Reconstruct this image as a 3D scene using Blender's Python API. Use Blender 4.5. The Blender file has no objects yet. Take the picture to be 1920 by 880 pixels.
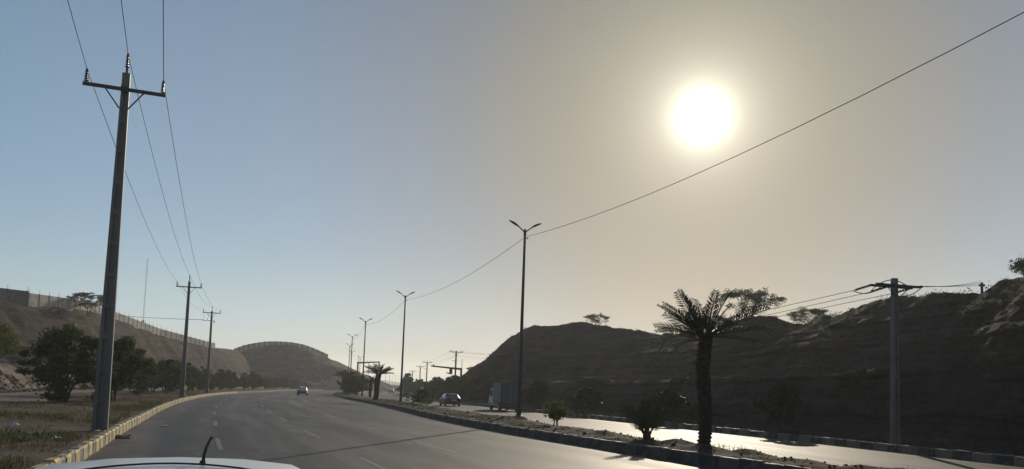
import bpy, math, random
import numpy as np
from mathutils import Vector, Matrix
rnd = random.Random(7)
rng = np.random.default_rng(11)
R = math.radians
scene = bpy.context.scene
col = scene.collection

# ------------------------------------------------------------------ camera
PITCH, ROLL = math.atan(119 / 1500.0), R(2.03)
EYE = 1.8
cam_d = bpy.data.cameras.new('camera')
cam = bpy.data.objects.new('camera', cam_d); col.objects.link(cam)
cam_d.sensor_width = 36.0; cam_d.lens = 1500 / 1920 * 36; cam_d.shift_y = 176 / 1920
cam_d.clip_end = 20000; cam_d.clip_start = 0.05
fw = Vector((0, math.cos(PITCH), math.sin(PITCH))); up0 = Vector((0, -math.sin(PITCH), math.cos(PITCH)))
rt = Vector((1, 0, 0)) * math.cos(ROLL) + up0 * math.sin(ROLL)
up = up0 * math.cos(ROLL) - Vector((1, 0, 0)) * math.sin(ROLL)
cam.matrix_world = Matrix(((rt.x, up.x, -fw.x, 0), (rt.y, up.y, -fw.y, 0), (rt.z, up.z, -fw.z, EYE), (0, 0, 0, 1)))
scene.camera = cam

# ------------------------------------------------------------------ sky and sun
SUN_EL, SUN_AZ = R(19.35), R(13.2)           # azimuth measured from +Y towards +X
sun_dir = Vector((math.sin(SUN_AZ) * math.cos(SUN_EL), math.cos(SUN_AZ) * math.cos(SUN_EL), math.sin(SUN_EL)))
world = bpy.data.worlds.new('World'); scene.world = world; world.use_nodes = True
wn = world.node_tree; wn.nodes.clear()
W = lambda t: wn.nodes.new(t)
wl = wn.links.new
sky = W('ShaderNodeTexSky'); sky.sky_type = 'NISHITA'; sky.sun_disc = False
sky.sun_elevation = SUN_EL; sky.sun_rotation = SUN_AZ; sky.altitude = 100
sky.air_density = 1.0; sky.dust_density = 0.0; sky.ozone_density = 1.0
geo = W('ShaderNodeNewGeometry'); dot = W('ShaderNodeVectorMath'); dot.operation = 'DOT_PRODUCT'
neg = W('ShaderNodeVectorMath'); neg.operation = 'SCALE'; neg.inputs['Scale'].default_value = -1
wl(geo.outputs['Incoming'], neg.inputs[0]); wl(neg.outputs['Vector'], dot.inputs[0]); dot.inputs[1].default_value = sun_dir
ac = W('ShaderNodeMath'); ac.operation = 'ARCCOSINE'; wl(dot.outputs['Value'], ac.inputs[0])
# dusty air: the blue is washed out to grey, and to beige towards the sun (angle from the sun, in degrees)
DUST = [(0, (1.55, 0.87, 0.46)), (7, (1.66, 0.95, 0.52)), (12, (1.98, 1.15, 0.67)), (16, (1.84, 1.26, 0.92)), (20, (1.88, 1.40, 1.10)), (28, (1.92, 1.66, 1.48)), (45, (1.86, 1.93, 1.82)), (70, (1.8, 1.7, 1.6))]
nrm = W('ShaderNodeMath'); nrm.operation = 'DIVIDE'; nrm.inputs[1].default_value = R(70); wl(ac.outputs[0], nrm.inputs[0])
ramp_ = W('ShaderNodeValToRGB'); cr_ = ramp_.color_ramp
for i, (deg, c) in enumerate(DUST):
    e = cr_.elements[i] if i < 2 else cr_.elements.new(deg / 70)
    e.position = deg / 70; e.color = (*[v / 2.6 for v in c], 1)
cr_.interpolation = 'B_SPLINE'; wl(nrm.outputs[0], ramp_.inputs['Fac'])
tint = W('ShaderNodeMix'); tint.data_type = 'RGBA'; tint.blend_type = 'MULTIPLY'; tint.inputs[0].default_value = 1
wl(sky.outputs['Color'], tint.inputs[6]); wl(ramp_.outputs['Color'], tint.inputs[7])
# the thick dust low in the air dims and greys the lowest band of sky all round the horizon
sep = W('ShaderNodeSeparateXYZ'); wl(neg.outputs['Vector'], sep.inputs[0])
low = W('ShaderNodeValToRGB')
for i, (p_, c) in enumerate([(0.0, (1.55, 1.85, 2.7)), (0.045, (0.74, 0.80, 1.05)), (0.12, (0.80, 0.83, 0.93)), (0.40, (1, 1, 1))]):
    e = low.color_ramp.elements[i] if i < 2 else low.color_ramp.elements.new(p_)
    e.position = p_; e.color = (*c, 1)
low.color_ramp.interpolation = 'EASE'; wl(sep.outputs['Z'], low.inputs['Fac'])
tint2 = W('ShaderNodeMix'); tint2.data_type = 'RGBA'; tint2.blend_type = 'MULTIPLY'; tint2.inputs[0].default_value = 1
wl(tint.outputs[2], tint2.inputs[6]); wl(low.outputs['Color'], tint2.inputs[7])
bg = W('ShaderNodeBackground'); bg.inputs['Strength'].default_value = 0.05 * 2.6
wl(tint2.outputs[2], bg.inputs['Color'])
# the sun's bright disc and the narrow aureole the dust makes round it
def gauss(amp, width, power):
    a = W('ShaderNodeMath'); a.operation = 'DIVIDE'; wl(ac.outputs[0], a.inputs[0]); a.inputs[1].default_value = R(width)
    b = W('ShaderNodeMath'); b.operation = 'POWER'; wl(a.outputs[0], b.inputs[0]); b.inputs[1].default_value = power
    c = W('ShaderNodeMath'); c.operation = 'MULTIPLY'; wl(b.outputs[0], c.inputs[0]); c.inputs[1].default_value = -1
    d = W('ShaderNodeMath'); d.operation = 'EXPONENT'; wl(c.outputs[0], d.inputs[0])
    e = W('ShaderNodeMath'); e.operation = 'MULTIPLY'; wl(d.outputs[0], e.inputs[0]); e.inputs[1].default_value = amp
    return e
def emit(amp, width, power, colour):
    g = gauss(amp, width, power); b = W('ShaderNodeBackground'); b.inputs['Color'].default_value = (*colour, 1)
    wl(g.outputs[0], b.inputs['Strength']); return b
parts_ = [bg, emit(2.4, 1.28, 1.30, (1, 0.98, 0.88)), emit(0.28, 3.6, 1.5, (1, 0.95, 0.74)), emit(0.54, 7.5, 1.15, (1, 0.91, 0.66))]
acc = parts_[0].outputs[0]
for q in parts_[1:]:
    s_ = W('ShaderNodeAddShader'); wl(acc, s_.inputs[0]); wl(q.outputs[0], s_.inputs[1]); acc = s_.outputs[0]
wo = W('ShaderNodeOutputWorld'); wl(acc, wo.inputs['Surface'])

sun_l = bpy.data.lights.new('sun', 'SUN'); sun_l.energy = 3.05; sun_l.angle = R(0.6); sun_l.color = (1.0, 0.88, 0.69)
sun_o = bpy.data.objects.new('sun', sun_l); col.objects.link(sun_o)
sun_o.rotation_euler = sun_dir.to_track_quat('Z', 'Y').to_euler(); sun_o.location = (40, 100, 80)

vs = scene.view_settings
vs.view_transform = 'Standard'; vs.look = 'None'; vs.gamma = 1; vs.exposure = 0.0; vs.use_curve_mapping = False
scene.cycles.use_denoising = True
scene.cycles.max_bounces = 6; scene.cycles.diffuse_bounces = 3; scene.cycles.volume_bounces = 1
scene.cycles.transparent_max_bounces = 8
scene.cycles.sample_clamp_indirect = 4

# ------------------------------------------------------------------ numeric helpers
def hsh(ix, iy, seed):
    n = (ix.astype(np.int64) * 374761393 + iy.astype(np.int64) * 668265263 + seed * 1442695041) & 0x7fffffff
    n = ((n ^ (n >> 13)) * 1274126177) & 0x7fffffff
    n = (n ^ (n >> 16)) & 0xffff
    return n / 65535.0
def vnoise(x, y, seed=0):
    x = np.asarray(x, float); y = np.asarray(y, float); x, y = np.broadcast_arrays(x, y)
    ix = np.floor(x); iy = np.floor(y); fx = x - ix; fy = y - iy
    fx = fx * fx * (3 - 2 * fx); fy = fy * fy * (3 - 2 * fy)
    a = hsh(ix, iy, seed); b = hsh(ix + 1, iy, seed); c = hsh(ix, iy + 1, seed); d = hsh(ix + 1, iy + 1, seed)
    return (a * (1 - fx) + b * fx) * (1 - fy) + (c * (1 - fx) + d * fx) * fy
def fbm(x, y, seed=0, o=4):
    s = 0; a = 0.5; t = 0
    for i in range(o):
        s = s + a * (vnoise(np.asarray(x) * 2 ** i, np.asarray(y) * 2 ** i, seed + i * 17) - 0.5); a *= 0.5
    return s
def curve(pts):
    """smooth X(Y) through points (X, Y)"""
    p = sorted(pts, key=lambda q: q[1]); xs = np.array([q[0] for q in p], float); ys = np.array([q[1] for q in p], float)
    m = np.gradient(xs, ys)
    def f(y):
        y = np.clip(np.asarray(y, float), ys[0], ys[-1]); i = np.clip(np.searchsorted(ys, y) - 1, 0, len(ys) - 2)
        h = ys[i + 1] - ys[i]; t = (y - ys[i]) / h
        return ((2*t**3 - 3*t**2 + 1) * xs[i] + (t**3 - 2*t**2 + t) * h * m[i] + (-2*t**3 + 3*t**2) * xs[i+1] + (t**3 - t**2) * h * m[i+1])
    return f
far = lambda a: [(a + 21, 300), (a - 12, 600), (a - 67, 1100), (a - 133, 1700)]
LK = curve([(4.5, -25), (-3.0, 0), (-9.1, 17.3), (-12.4, 25.8), (-15.6, 34.4), (-19, 43.5), (-27.2, 67), (-40, 112), (-47.6, 150), (-54, 185), (-62, 240)] + far(-90))
ML = curve([(25.5, -25), (14.8, 0), (4.9, 22.7), (2.4, 28.9), (0.2, 34.4), (-2.9, 43.5), (-9.1, 65.7), (-14.2, 84), (-23.4, 114), (-32.4, 150), (-40, 183), (-48.5, 240)] + far(-76.5))
MR = curve([(28, -25), (17.2, 0), (8.4, 19.3), (6.1, 26.5), (3.4, 35), (1.6, 41.6), (-4.6, 62), (-9.9, 80), (-19.2, 113), (-28.2, 150), (-35.7, 183), (-44.2, 240)] + far(-72)) 
RK = curve([(39, -25), (27.2, 0), (18.6, 20), (16.4, 26.1), (13.9, 35), (10.2, 47), (5.2, 64), (1.2, 78), (-7, 108), (-17, 150), (-24.5, 183), (-33, 240)] + far(-61))
def slope(f, y, e=0.5): return (f(y + e) - f(y - e)) / (2 * e)

# ------------------------------------------------------------------ mesh builder
class MB:
    def __init__(s): s.v = []; s.f = []
    def add(s, v, f):
        n = len(s.v); s.v.extend([tuple(q) for q in v]); s.f.extend([tuple(i + n for i in q) for q in f])
    def prism(s, z0, z1, r0, r1, M=None):
        (a, b, c, d), (e, f, g, h) = r0, r1
        v = [(a, c, z0), (b, c, z0), (b, d, z0), (a, d, z0), (e, g, z1), (f, g, z1), (f, h, z1), (e, h, z1)]
        if M is not None: v = [tuple(M @ Vector(q)) for q in v]
        s.add(v, [(3, 2, 1, 0), (4, 5, 6, 7), (0, 1, 5, 4), (1, 2, 6, 5), (2, 3, 7, 6), (3, 0, 4, 7)])
    def box(s, c, d, M=None):
        r = (c[0] - d[0] / 2, c[0] + d[0] / 2, c[1] - d[1] / 2, c[1] + d[1] / 2)
        s.prism(c[2] - d[2] / 2, c[2] + d[2] / 2, r, r, M)
    def tube(s, pts, rad, n=6, cap=True):
        pts = [Vector(p) for p in pts]; rad = rad if hasattr(rad, '__len__') else [rad] * len(pts)
        base = len(s.v); u = None
        for i, p in enumerate(pts):
            t = (pts[min(i + 1, len(pts) - 1)] - pts[max(i - 1, 0)])
            t = t.normalized() if t.length > 1e-9 else Vector((0, 0, 1))
            if u is None:
                u = t.orthogonal().normalized()
            u = (u - t * u.dot(t)); u = u.normalized() if u.length > 1e-6 else t.orthogonal().normalized()
            w = t.cross(u)
            for k in range(n):
                a = 2 * math.pi * k / n
                s.v.append(tuple(p + (u * math.cos(a) + w * math.sin(a)) * rad[i]))
        for i in range(len(pts) - 1):
            for k in range(n):
                a = base + i * n + k; b = base + i * n + (k + 1) % n
                s.f.append((a, b, b + n, a + n))
        if cap:
            s.f.append(tuple(base + k for k in reversed(range(n)))); e = base + (len(pts) - 1) * n
            s.f.append(tuple(e + k for k in range(n)))
    def lathe(s, prof, n=12, M=None):
        base = len(s.v)
        for r, z in prof:
            for k in range(n):
                a = 2 * math.pi * k / n; q = Vector((r * math.cos(a), r * math.sin(a), z))
                s.v.append(tuple(M @ q if M is not None else q))
        for i in range(len(prof) - 1):
            for k in range(n):
                a = base + i * n + k; b = base + i * n + (k + 1) % n
                s.f.append((a, b, b + n, a + n))
        s.f.append(tuple(base + k for k in reversed(range(n)))); e = base + (len(prof) - 1) * n
        s.f.append(tuple(e + k for k in range(n)))
    def build(s, name, m, parent=None, smooth=False):
        me = bpy.data.meshes.new(name); me.from_pydata(s.v, [], s.f); me.update()
        if smooth: me.polygons.foreach_set('use_smooth', [True] * len(me.polygons))
        return link(name, me, m, parent)
def link(name, me, m, parent=None):
    if m is not None and not me.materials: me.materials.append(m)
    o = bpy.data.objects.new(name, me); col.objects.link(o)
    if parent is not None: o.parent = parent
    return o
def grid(name, V, m, parent=None, smooth=True, uv=None):
    """V: rows x cols x 3 array"""
    r, c = V.shape[:2]; me = bpy.data.meshes.new(name)
    idx = np.arange(r * c).reshape(r, c)
    F = np.stack([idx[:-1, :-1], idx[:-1, 1:], idx[1:, 1:], idx[1:, :-1]], -1).reshape(-1, 4)
    e1 = V[0, 1] - V[0, 0]; e2 = V[1, 0] - V[0, 0]
    if np.cross(e1, e2)[2] < 0: F = F[:, ::-1]
    fast_mesh(me, V.reshape(-1, 3), F)
    if smooth: me.polygons.foreach_set('use_smooth', np.ones(len(me.polygons), bool))
    if uv is not None:
        l = me.uv_layers.new(name='UVMap'); vi = np.empty(len(me.loops), np.int32); me.loops.foreach_get('vertex_index', vi)
        l.data.foreach_set('uv', uv.reshape(-1, 2)[vi].astype(np.float32).ravel())
    return link(name, me, m, parent)
def fast_mesh(me, V, F):
    k = F.shape[1]
    me.vertices.add(len(V)); me.vertices.foreach_set('co', np.asarray(V, np.float32).ravel())
    me.loops.add(F.size); me.loops.foreach_set('vertex_index', F.astype(np.int32).ravel())
    me.polygons.add(len(F)); me.polygons.foreach_set('loop_start', np.arange(0, F.size, k, dtype=np.int32))
    me.update(calc_edges=True); me.validate()
def thing(name, label, cat, loc=(0, 0, 0), rz=0, group=None):
    o = bpy.data.objects.new(name, None); col.objects.link(o); o.location = loc; o.rotation_euler = (0, 0, rz); o.empty_display_size = 0.3
    return tag(o, label, cat, group)
def tag(o, label, cat, group=None):
    o['label'] = label; o['category'] = cat
    if group: o['group'] = group
    return o
def kind(o, k): o['kind'] = k; return o
def dup(root, loc, rz, scale=1.0, label=None, group=None):
    r = root.copy(); col.objects.link(r); r.location = loc; r.rotation_euler = (0, 0, rz)
    r.scale = (scale,) * 3 if not hasattr(scale, '__len__') else scale
    if label: r['label'] = label
    if group: r['group'] = group
    for ch in list(root.children):
        c = ch.copy(); col.objects.link(c); c.parent = r
        for g in ch.children:
            d = g.copy(); col.objects.link(d); d.parent = c
    return r

# ------------------------------------------------------------------ materials
def base_mat(name):
    m = bpy.data.materials.new(name); m.use_nodes = True
    nt = m.node_tree; b = nt.nodes['Principled BSDF']
    return m, nt, b
def pm(name, c1, c2=None, scale=3.0, rough=0.8, bump=0.0, bscale=None, spec=0.3, metal=0.0, detail=6, contrast=0.5, stretch=(1, 1, 1), coords='Object'):
    m, nt, b = base_mat(name)
    b.inputs['Roughness'].default_value = rough; b.inputs['Specular IOR Level'].default_value = spec; b.inputs['Metallic'].default_value = metal
    if c2 is None:
        b.inputs['Base Color'].default_value = (*c1, 1); return m
    tc = nt.nodes.new('ShaderNodeTexCoord'); mp = nt.nodes.new('ShaderNodeMapping'); mp.inputs['Scale'].default_value = stretch
    nt.links.new(tc.outputs[coords], mp.inputs['Vector'])
    n = nt.nodes.new('ShaderNodeTexNoise'); n.inputs['Scale'].default_value = scale; n.inputs['Detail'].default_value = detail; n.inputs['Roughness'].default_value = 0.62
    nt.links.new(mp.outputs[0], n.inputs['Vector'])
    r = nt.nodes.new('ShaderNodeValToRGB'); r.color_ramp.elements[0].position = 0.5 - contrast / 3; r.color_ramp.elements[1].position = 0.5 + contrast / 3
    r.color_ramp.elements[0].color = (*c1, 1); r.color_ramp.elements[1].color = (*c2, 1)
    nt.links.new(n.outputs['Fac'], r.inputs['Fac']); nt.links.new(r.outputs['Color'], b.inputs['Base Color'])
    if bump:
        n2 = nt.nodes.new('ShaderNodeTexNoise'); n2.inputs['Scale'].default_value = bscale or scale * 4; n2.inputs['Detail'].default_value = 5
        nt.links.new(mp.outputs[0], n2.inputs['Vector'])
        bp = nt.nodes.new('ShaderNodeBump'); bp.inputs['Strength'].default_value = 0.8; bp.inputs['Distance'].default_value = bump
        nt.links.new(n2.outputs['Fac'], bp.inputs['Height']); nt.links.new(bp.outputs[0], b.inputs['Normal'])
    return m
def leaf_mat(name, c1, c2, trans=0.35):
    m, nt, b = base_mat(name); b.inputs['Roughness'].default_value = 0.6; b.inputs['Specular IOR Level'].default_value = 0.25
    tc = nt.nodes.new('ShaderNodeTexCoord'); n = nt.nodes.new('ShaderNodeTexNoise'); n.inputs['Scale'].default_value = 1.6; n.inputs['Detail'].default_value = 4
    nt.links.new(tc.outputs['Object'], n.inputs['Vector'])
    r = nt.nodes.new('ShaderNodeValToRGB'); r.color_ramp.elements[0].position = 0.35; r.color_ramp.elements[1].position = 0.65
    r.color_ramp.elements[0].color = (*c1, 1); r.color_ramp.elements[1].color = (*c2, 1)
    nt.links.new(n.outputs['Fac'], r.inputs['Fac']); nt.links.new(r.outputs[0], b.inputs['Base Color'])
    t = nt.nodes.new('ShaderNodeBsdfTranslucent'); nt.links.new(r.outputs[0], t.inputs['Color'])
    mx = nt.nodes.new('ShaderNodeMixShader'); mx.inputs[0].default_value = trans
    nt.links.new(b.outputs[0], mx.inputs[1]); nt.links.new(t.outputs[0], mx.inputs[2])
    nt.links.new(mx.outputs[0], nt.nodes['Material Output'].inputs['Surface'])
    return m
def asphalt_mat():
    m, nt, b = base_mat('asphalt'); N = nt.nodes.new; L = nt.links.new
    uv = N('ShaderNodeUVMap'); 
    def noise(scale, sx, sy, detail=6, rough=0.6):
        mp = N('ShaderNodeMapping'); mp.inputs['Scale'].default_value = (sx, sy, 1); L(uv.outputs[0], mp.inputs['Vector'])
        n = N('ShaderNodeTexNoise'); n.inputs['Scale'].default_value = scale; n.inputs['Detail'].default_value = detail; n.inputs['Roughness'].default_value = rough
        L(mp.outputs[0], n.inputs['Vector']); return n, mp
    def ramp(src, p0, p1, c0, c1):
        r = N('ShaderNodeValToRGB'); r.color_ramp.elements[0].position = p0; r.color_ramp.elements[1].position = p1
        r.color_ramp.elements[0].color = (*c0, 1); r.color_ramp.elements[1].color = (*c1, 1); L(src, r.inputs['Fac']); return r
    def mul(a, c, fac=1.0):
        x = N('ShaderNodeMix'); x.data_type = 'RGBA'; x.blend_type = 'MULTIPLY'; x.inputs[0].default_value = fac
        L(a, x.inputs[6]); L(c, x.inputs[7]); return x
    n1, _ = noise(0.35, 1.0, 0.16); base = ramp(n1.outputs['Fac'], 0.38, 0.62, (0.042, 0.041, 0.041), (0.112, 0.109, 0.105))
    n2, _ = noise(0.9, 1.0, 0.05, 4); st = ramp(n2.outputs['Fac'], 0.38, 0.60, (0.42, 0.42, 0.43), (1.14, 1.13, 1.11)); c = mul(base.outputs[0], st.outputs[0])
    n3, _ = noise(60, 1, 1, 3); gr = ramp(n3.outputs['Fac'], 0.35, 0.68, (0.75, 0.75, 0.75), (1.22, 1.21, 1.2)); c = mul(c.outputs[2], gr.outputs[0])
    # blotches of spilt oil and tar patches
    n4, _ = noise(0.55, 1.0, 0.35, 8, 0.7); bl = ramp(n4.outputs['Fac'], 0.40, 0.48, (0.55, 0.55, 0.56), (1, 1, 1)); c = mul(c.outputs[2], bl.outputs[0])
    # lighter wheel tracks polished into every lane
    wv = N('ShaderNodeTexWave'); wv.wave_type = 'BANDS'; wv.bands_direction = 'X'; wv.inputs['Scale'].default_value = 0.19; wv.inputs['Distortion'].default_value = 1.5; wv.inputs['Detail'].default_value = 3; wv.inputs['Detail Scale'].default_value = 0.3
    mw = N('ShaderNodeMapping'); mw.inputs['Scale'].default_value = (1, 0.02, 1); L(uv.outputs[0], mw.inputs['Vector']); L(mw.outputs[0], wv.inputs['Vector'])
    wt = ramp(wv.outputs['Fac'], 0.15, 0.85, (0.84, 0.84, 0.84), (1.10, 1.10, 1.09)); c = mul(c.outputs[2], wt.outputs[0])
    # cracks sealed with bitumen
    n5, mp5 = noise(1.2, 0.5, 0.5); mp = N('ShaderNodeMapping'); mp.inputs['Scale'].default_value = (0.11, 0.045, 1); L(uv.outputs[0], mp.inputs['Vector'])
    ad = N('ShaderNodeVectorMath'); ad.operation = 'MULTIPLY_ADD'; L(n5.outputs['Color'], ad.inputs[0]); ad.inputs[1].default_value = (0.16, 0.16, 0); L(mp.outputs[0], ad.inputs[2])
    vo = N('ShaderNodeTexVoronoi'); vo.feature = 'DISTANCE_TO_EDGE'; vo.inputs['Scale'].default_value = 1.0; L(ad.outputs[0], vo.inputs['Vector'])
    cr = ramp(vo.outputs['Distance'], 0.005, 0.013, (0.38, 0.38, 0.38), (1, 1, 1)); c = mul(c.outputs[2], cr.outputs[0], 0.9)
    # a torn band of old tar beside the gutter, and sand blown into the gutter itself
    sp = N('ShaderNodeSeparateXYZ'); L(uv.outputs[0], sp.inputs[0])
    def band(a0, a1, b0, b1):
        m1 = N('ShaderNodeMapRange'); m1.interpolation_type = 'SMOOTHSTEP'; L(sp.outputs['X'], m1.inputs[0]); m1.inputs[1].default_value = a0; m1.inputs[2].default_value = a1
        m2 = N('ShaderNodeMapRange'); m2.interpolation_type = 'SMOOTHSTEP'; L(sp.outputs['X'], m2.inputs[0]); m2.inputs[1].default_value = b0; m2.inputs[2].default_value = b1; m2.inputs[3].default_value = 1; m2.inputs[4].default_value = 0
        q = N('ShaderNodeMath'); q.operation = 'MULTIPLY'; L(m1.outputs[0], q.inputs[0]); L(m2.outputs[0], q.inputs[1]); return q
    def blend(src, colour, fac):
        x = N('ShaderNodeMix'); x.data_type = 'RGBA'; L(fac, x.inputs[0]); L(src, x.inputs[6]); x.inputs[7].default_value = (*colour, 1); return x
    n7, _ = noise(1.6, 1.0, 0.4, 8, 0.72); th = ramp(n7.outputs['Fac'], 0.47, 0.56, (0, 0, 0), (1, 1, 1)); tb = band(0.9, 1.5, 1.9, 2.9)
    q1 = N('ShaderNodeMath'); q1.operation = 'MULTIPLY'; L(th.outputs[0], q1.inputs[0]); L(tb.outputs[0], q1.inputs[1]); c = blend(c.outputs[2], (0.028, 0.028, 0.029), q1.outputs[0])
    n8, _ = noise(0.8, 1.0, 0.3, 8, 0.7); th2 = ramp(n8.outputs['Fac'], 0.35, 0.70, (0, 0, 0), (0.85, 0.85, 0.85)); sb = band(-1, -0.5, 0.15, 1.8)
    q2 = N('ShaderNodeMath'); q2.operation = 'MULTIPLY'; L(th2.outputs[0], q2.inputs[0]); L(sb.outputs[0], q2.inputs[1]); c = blend(c.outputs[2], (0.165, 0.132, 0.105), q2.outputs[0])
    L(c.outputs[2], b.inputs['Base Color'])
    rr = N('ShaderNodeMapRange'); rr.inputs[3].default_value = 0.52; rr.inputs[4].default_value = 0.74; L(n2.outputs['Fac'], rr.inputs[0]); L(rr.outputs[0], b.inputs['Roughness'])
    b.inputs['Specular IOR Level'].default_value = 0.19
    n6, _ = noise(28, 1, 1, 4); bp = N('ShaderNodeBump'); bp.inputs['Strength'].default_value = 0.7; bp.inputs['Distance'].default_value = 0.010
    L(n6.outputs['Fac'], bp.inputs['Height']); L(bp.outputs[0], b.inputs['Normal'])
    return m
def paint_on(name, paint, under, scale=2.2, thr=0.5, rough=0.7):
    """worn paint: chips of the material underneath show through"""
    m, nt, b = base_mat(name); N = nt.nodes.new; L = nt.links.new
    tc = N('ShaderNodeTexCoord'); n = N('ShaderNodeTexNoise'); n.inputs['Scale'].default_value = scale; n.inputs['Detail'].default_value = 8; n.inputs['Roughness'].default_value = 0.72
    ob = N('ShaderNodeObjectInfo'); ad = N('ShaderNodeVectorMath'); ad.operation = 'ADD'
    L(tc.outputs['Object'], ad.inputs[0]); L(ob.outputs['Location'], ad.inputs[1]); L(ad.outputs[0], n.inputs['Vector'])
    r = N('ShaderNodeValToRGB'); r.color_ramp.elements[0].position = thr - 0.07; r.color_ramp.elements[1].position = thr + 0.10
    r.color_ramp.elements[0].color = (*under, 1); r.color_ramp.elements[1].color = (*paint, 1)
    L(n.outputs['Fac'], r.inputs['Fac']); L(r.outputs[0], b.inputs['Base Color']); b.inputs['Roughness'].default_value = rough
    b.inputs['Specular IOR Level'].default_value = 0.35
    bp = N('ShaderNodeBump'); bp.inputs['Distance'].default_value = 0.01; bp.inputs['Strength'].default_value = 0.5; L(n.outputs['Fac'], bp.inputs['Height']); L(bp.outputs[0], b.inputs['Normal'])
    return m
def rock_mat(name, dark, light, band, red):
    m, nt, b = base_mat(name); N = nt.nodes.new; L = nt.links.new
    tc = N('ShaderNodeTexCoord')
    def noise(s, sc=(1, 1, 1), d=8, ro=0.65):
        mp = N('ShaderNodeMapping'); mp.inputs['Scale'].default_value = sc; L(tc.outputs['Object'], mp.inputs['Vector'])
        n = N('ShaderNodeTexNoise'); n.inputs['Scale'].default_value = s; n.inputs['Detail'].default_value = d; n.inputs['Roughness'].default_value = ro; L(mp.outputs[0], n.inputs['Vector']); return n
    def ramp(src, p0, p1, c0, c1):
        r = N('ShaderNodeValToRGB'); r.color_ramp.elements[0].position = p0; r.color_ramp.elements[1].position = p1
        r.color_ramp.elements[0].color = (*c0, 1); r.color_ramp.elements[1].color = (*c1, 1); L(src, r.inputs['Fac']); return r
    a = ramp(noise(0.22).outputs['Fac'], 0.35, 0.65, dark, light)
    s = ramp(noise(0.8, (0.10, 0.10, 1.6), 5).outputs['Fac'], 0.40, 0.62, band, (1.1, 1.08, 1.05))
    x = N('ShaderNodeMix'); x.data_type = 'RGBA'; x.blend_type = 'MULTIPLY'; x.inputs[0].default_value = 0.85; L(a.outputs[0], x.inputs[6]); L(s.outputs[0], x.inputs[7])
    g = ramp(noise(3.5, (1, 1, 1.5), 6).outputs['Fac'], 0.3, 0.7, (0.72, 0.72, 0.72), (1.2, 1.2, 1.2))
    y = N('ShaderNodeMix'); y.data_type = 'RGBA'; y.blend_type = 'MULTIPLY'; y.inputs[0].default_value = 1; L(x.outputs[2], y.inputs[6]); L(g.outputs[0], y.inputs[7])
    rd = ramp(noise(0.12, (1, 1, 1), 4).outputs['Fac'], 0.5, 0.66, (1, 1, 1), red)
    z = N('ShaderNodeMix'); z.data_type = 'RGBA'; z.blend_type = 'MULTIPLY'; z.inputs[0].default_value = 0.8; L(y.outputs[2], z.inputs[6]); L(rd.outputs[0], z.inputs[7])
    L(z.outputs[2], b.inputs['Base Color']); b.inputs['Roughness'].default_value = 0.95; b.inputs['Specular IOR Level'].default_value = 0.1
    bp = N('ShaderNodeBump'); bp.inputs['Strength'].default_value = 1; bp.inputs['Distance'].default_value = 0.5
    hb = N('ShaderNodeMath'); hb.operation = 'MULTIPLY_ADD'; L(noise(6.0, (1, 1, 1.4), 8, 0.75).outputs['Fac'], hb.inputs[0]); hb.inputs[1].default_value = 0.55
    L(noise(1.6, (0.6, 0.6, 1.8), 8, 0.7).outputs['Fac'], hb.inputs[2]); L(hb.outputs[0], bp.inputs['Height']); L(bp.outputs[0], b.inputs['Normal'])
    return m

ASPH = asphalt_mat()
LANE = paint_on('worn_lane_paint', (0.20, 0.195, 0.187), (0.075, 0.073, 0.071), 5.0, 0.50, 0.6)
SOIL = pm('median_soil', (0.028, 0.021, 0.017), (0.066, 0.049, 0.039), 1.1, 0.95, 0.05, 7, spec=0.1)
VERGE = pm('verge_soil', (0.060, 0.047, 0.034), (0.145, 0.112, 0.082), 0.5, 0.95, 0.05, 6, spec=0.1)
DIRT = pm('dirt_track_soil', (0.15, 0.122, 0.098), (0.26, 0.215, 0.175), 0.35, 0.95, 0.03, 5, spec=0.1, stretch=(1, 0.35, 1))
DESERT = pm('desert_soil', (0.15, 0.125, 0.10), (0.26, 0.215, 0.17), 0.02, 0.95, spec=0.1)
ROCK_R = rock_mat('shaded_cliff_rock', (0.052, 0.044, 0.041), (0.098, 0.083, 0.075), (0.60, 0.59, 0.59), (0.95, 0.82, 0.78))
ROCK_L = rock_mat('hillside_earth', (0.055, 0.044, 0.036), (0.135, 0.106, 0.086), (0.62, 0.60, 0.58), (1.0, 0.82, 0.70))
ROCK_F = rock_mat('far_hill_earth', (0.062, 0.052, 0.044), (0.15, 0.125, 0.105), (0.62, 0.60, 0.58), (0.95, 0.86, 0.80))
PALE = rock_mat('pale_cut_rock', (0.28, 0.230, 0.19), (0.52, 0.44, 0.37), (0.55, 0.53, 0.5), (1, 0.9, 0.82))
YEL = paint_on('worn_yellow_kerb_paint', (0.56, 0.42, 0.12), (0.27, 0.235, 0.19), 3.0, 0.46)
GRY = paint_on('worn_dark_kerb_paint', (0.05, 0.048, 0.05), (0.19, 0.17, 0.15), 3.0, 0.50)
OCHRE = paint_on('dark_ochre_kerb_paint', (0.165, 0.142, 0.085), (0.11, 0.10, 0.085), 3.0, 0.46)  # duller, darker yellow for the kerbs of the far carriageway
CHAR = paint_on('charcoal_kerb_paint', (0.060, 0.058, 0.058), (0.085, 0.078, 0.070), 3.0, 0.45)
BLK = paint_on('black_kerb_paint', (0.035, 0.035, 0.037), (0.12, 0.11, 0.10), 3.0, 0.40)
KERB = pm('kerb_concrete', (0.13, 0.118, 0.10), (0.22, 0.195, 0.165), 1.5, 0.85, 0.01)
CONC = pm('pole_concrete', (0.078, 0.074, 0.074), (0.14, 0.132, 0.128), 2.2, 0.5, 0.002, 30, spec=0.5, stretch=(1, 1, 0.35))
WALLM = pm('precast_wall_concrete', (0.26, 0.24, 0.21), (0.40, 0.37, 0.32), 0.6, 0.9, 0.01)
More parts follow.
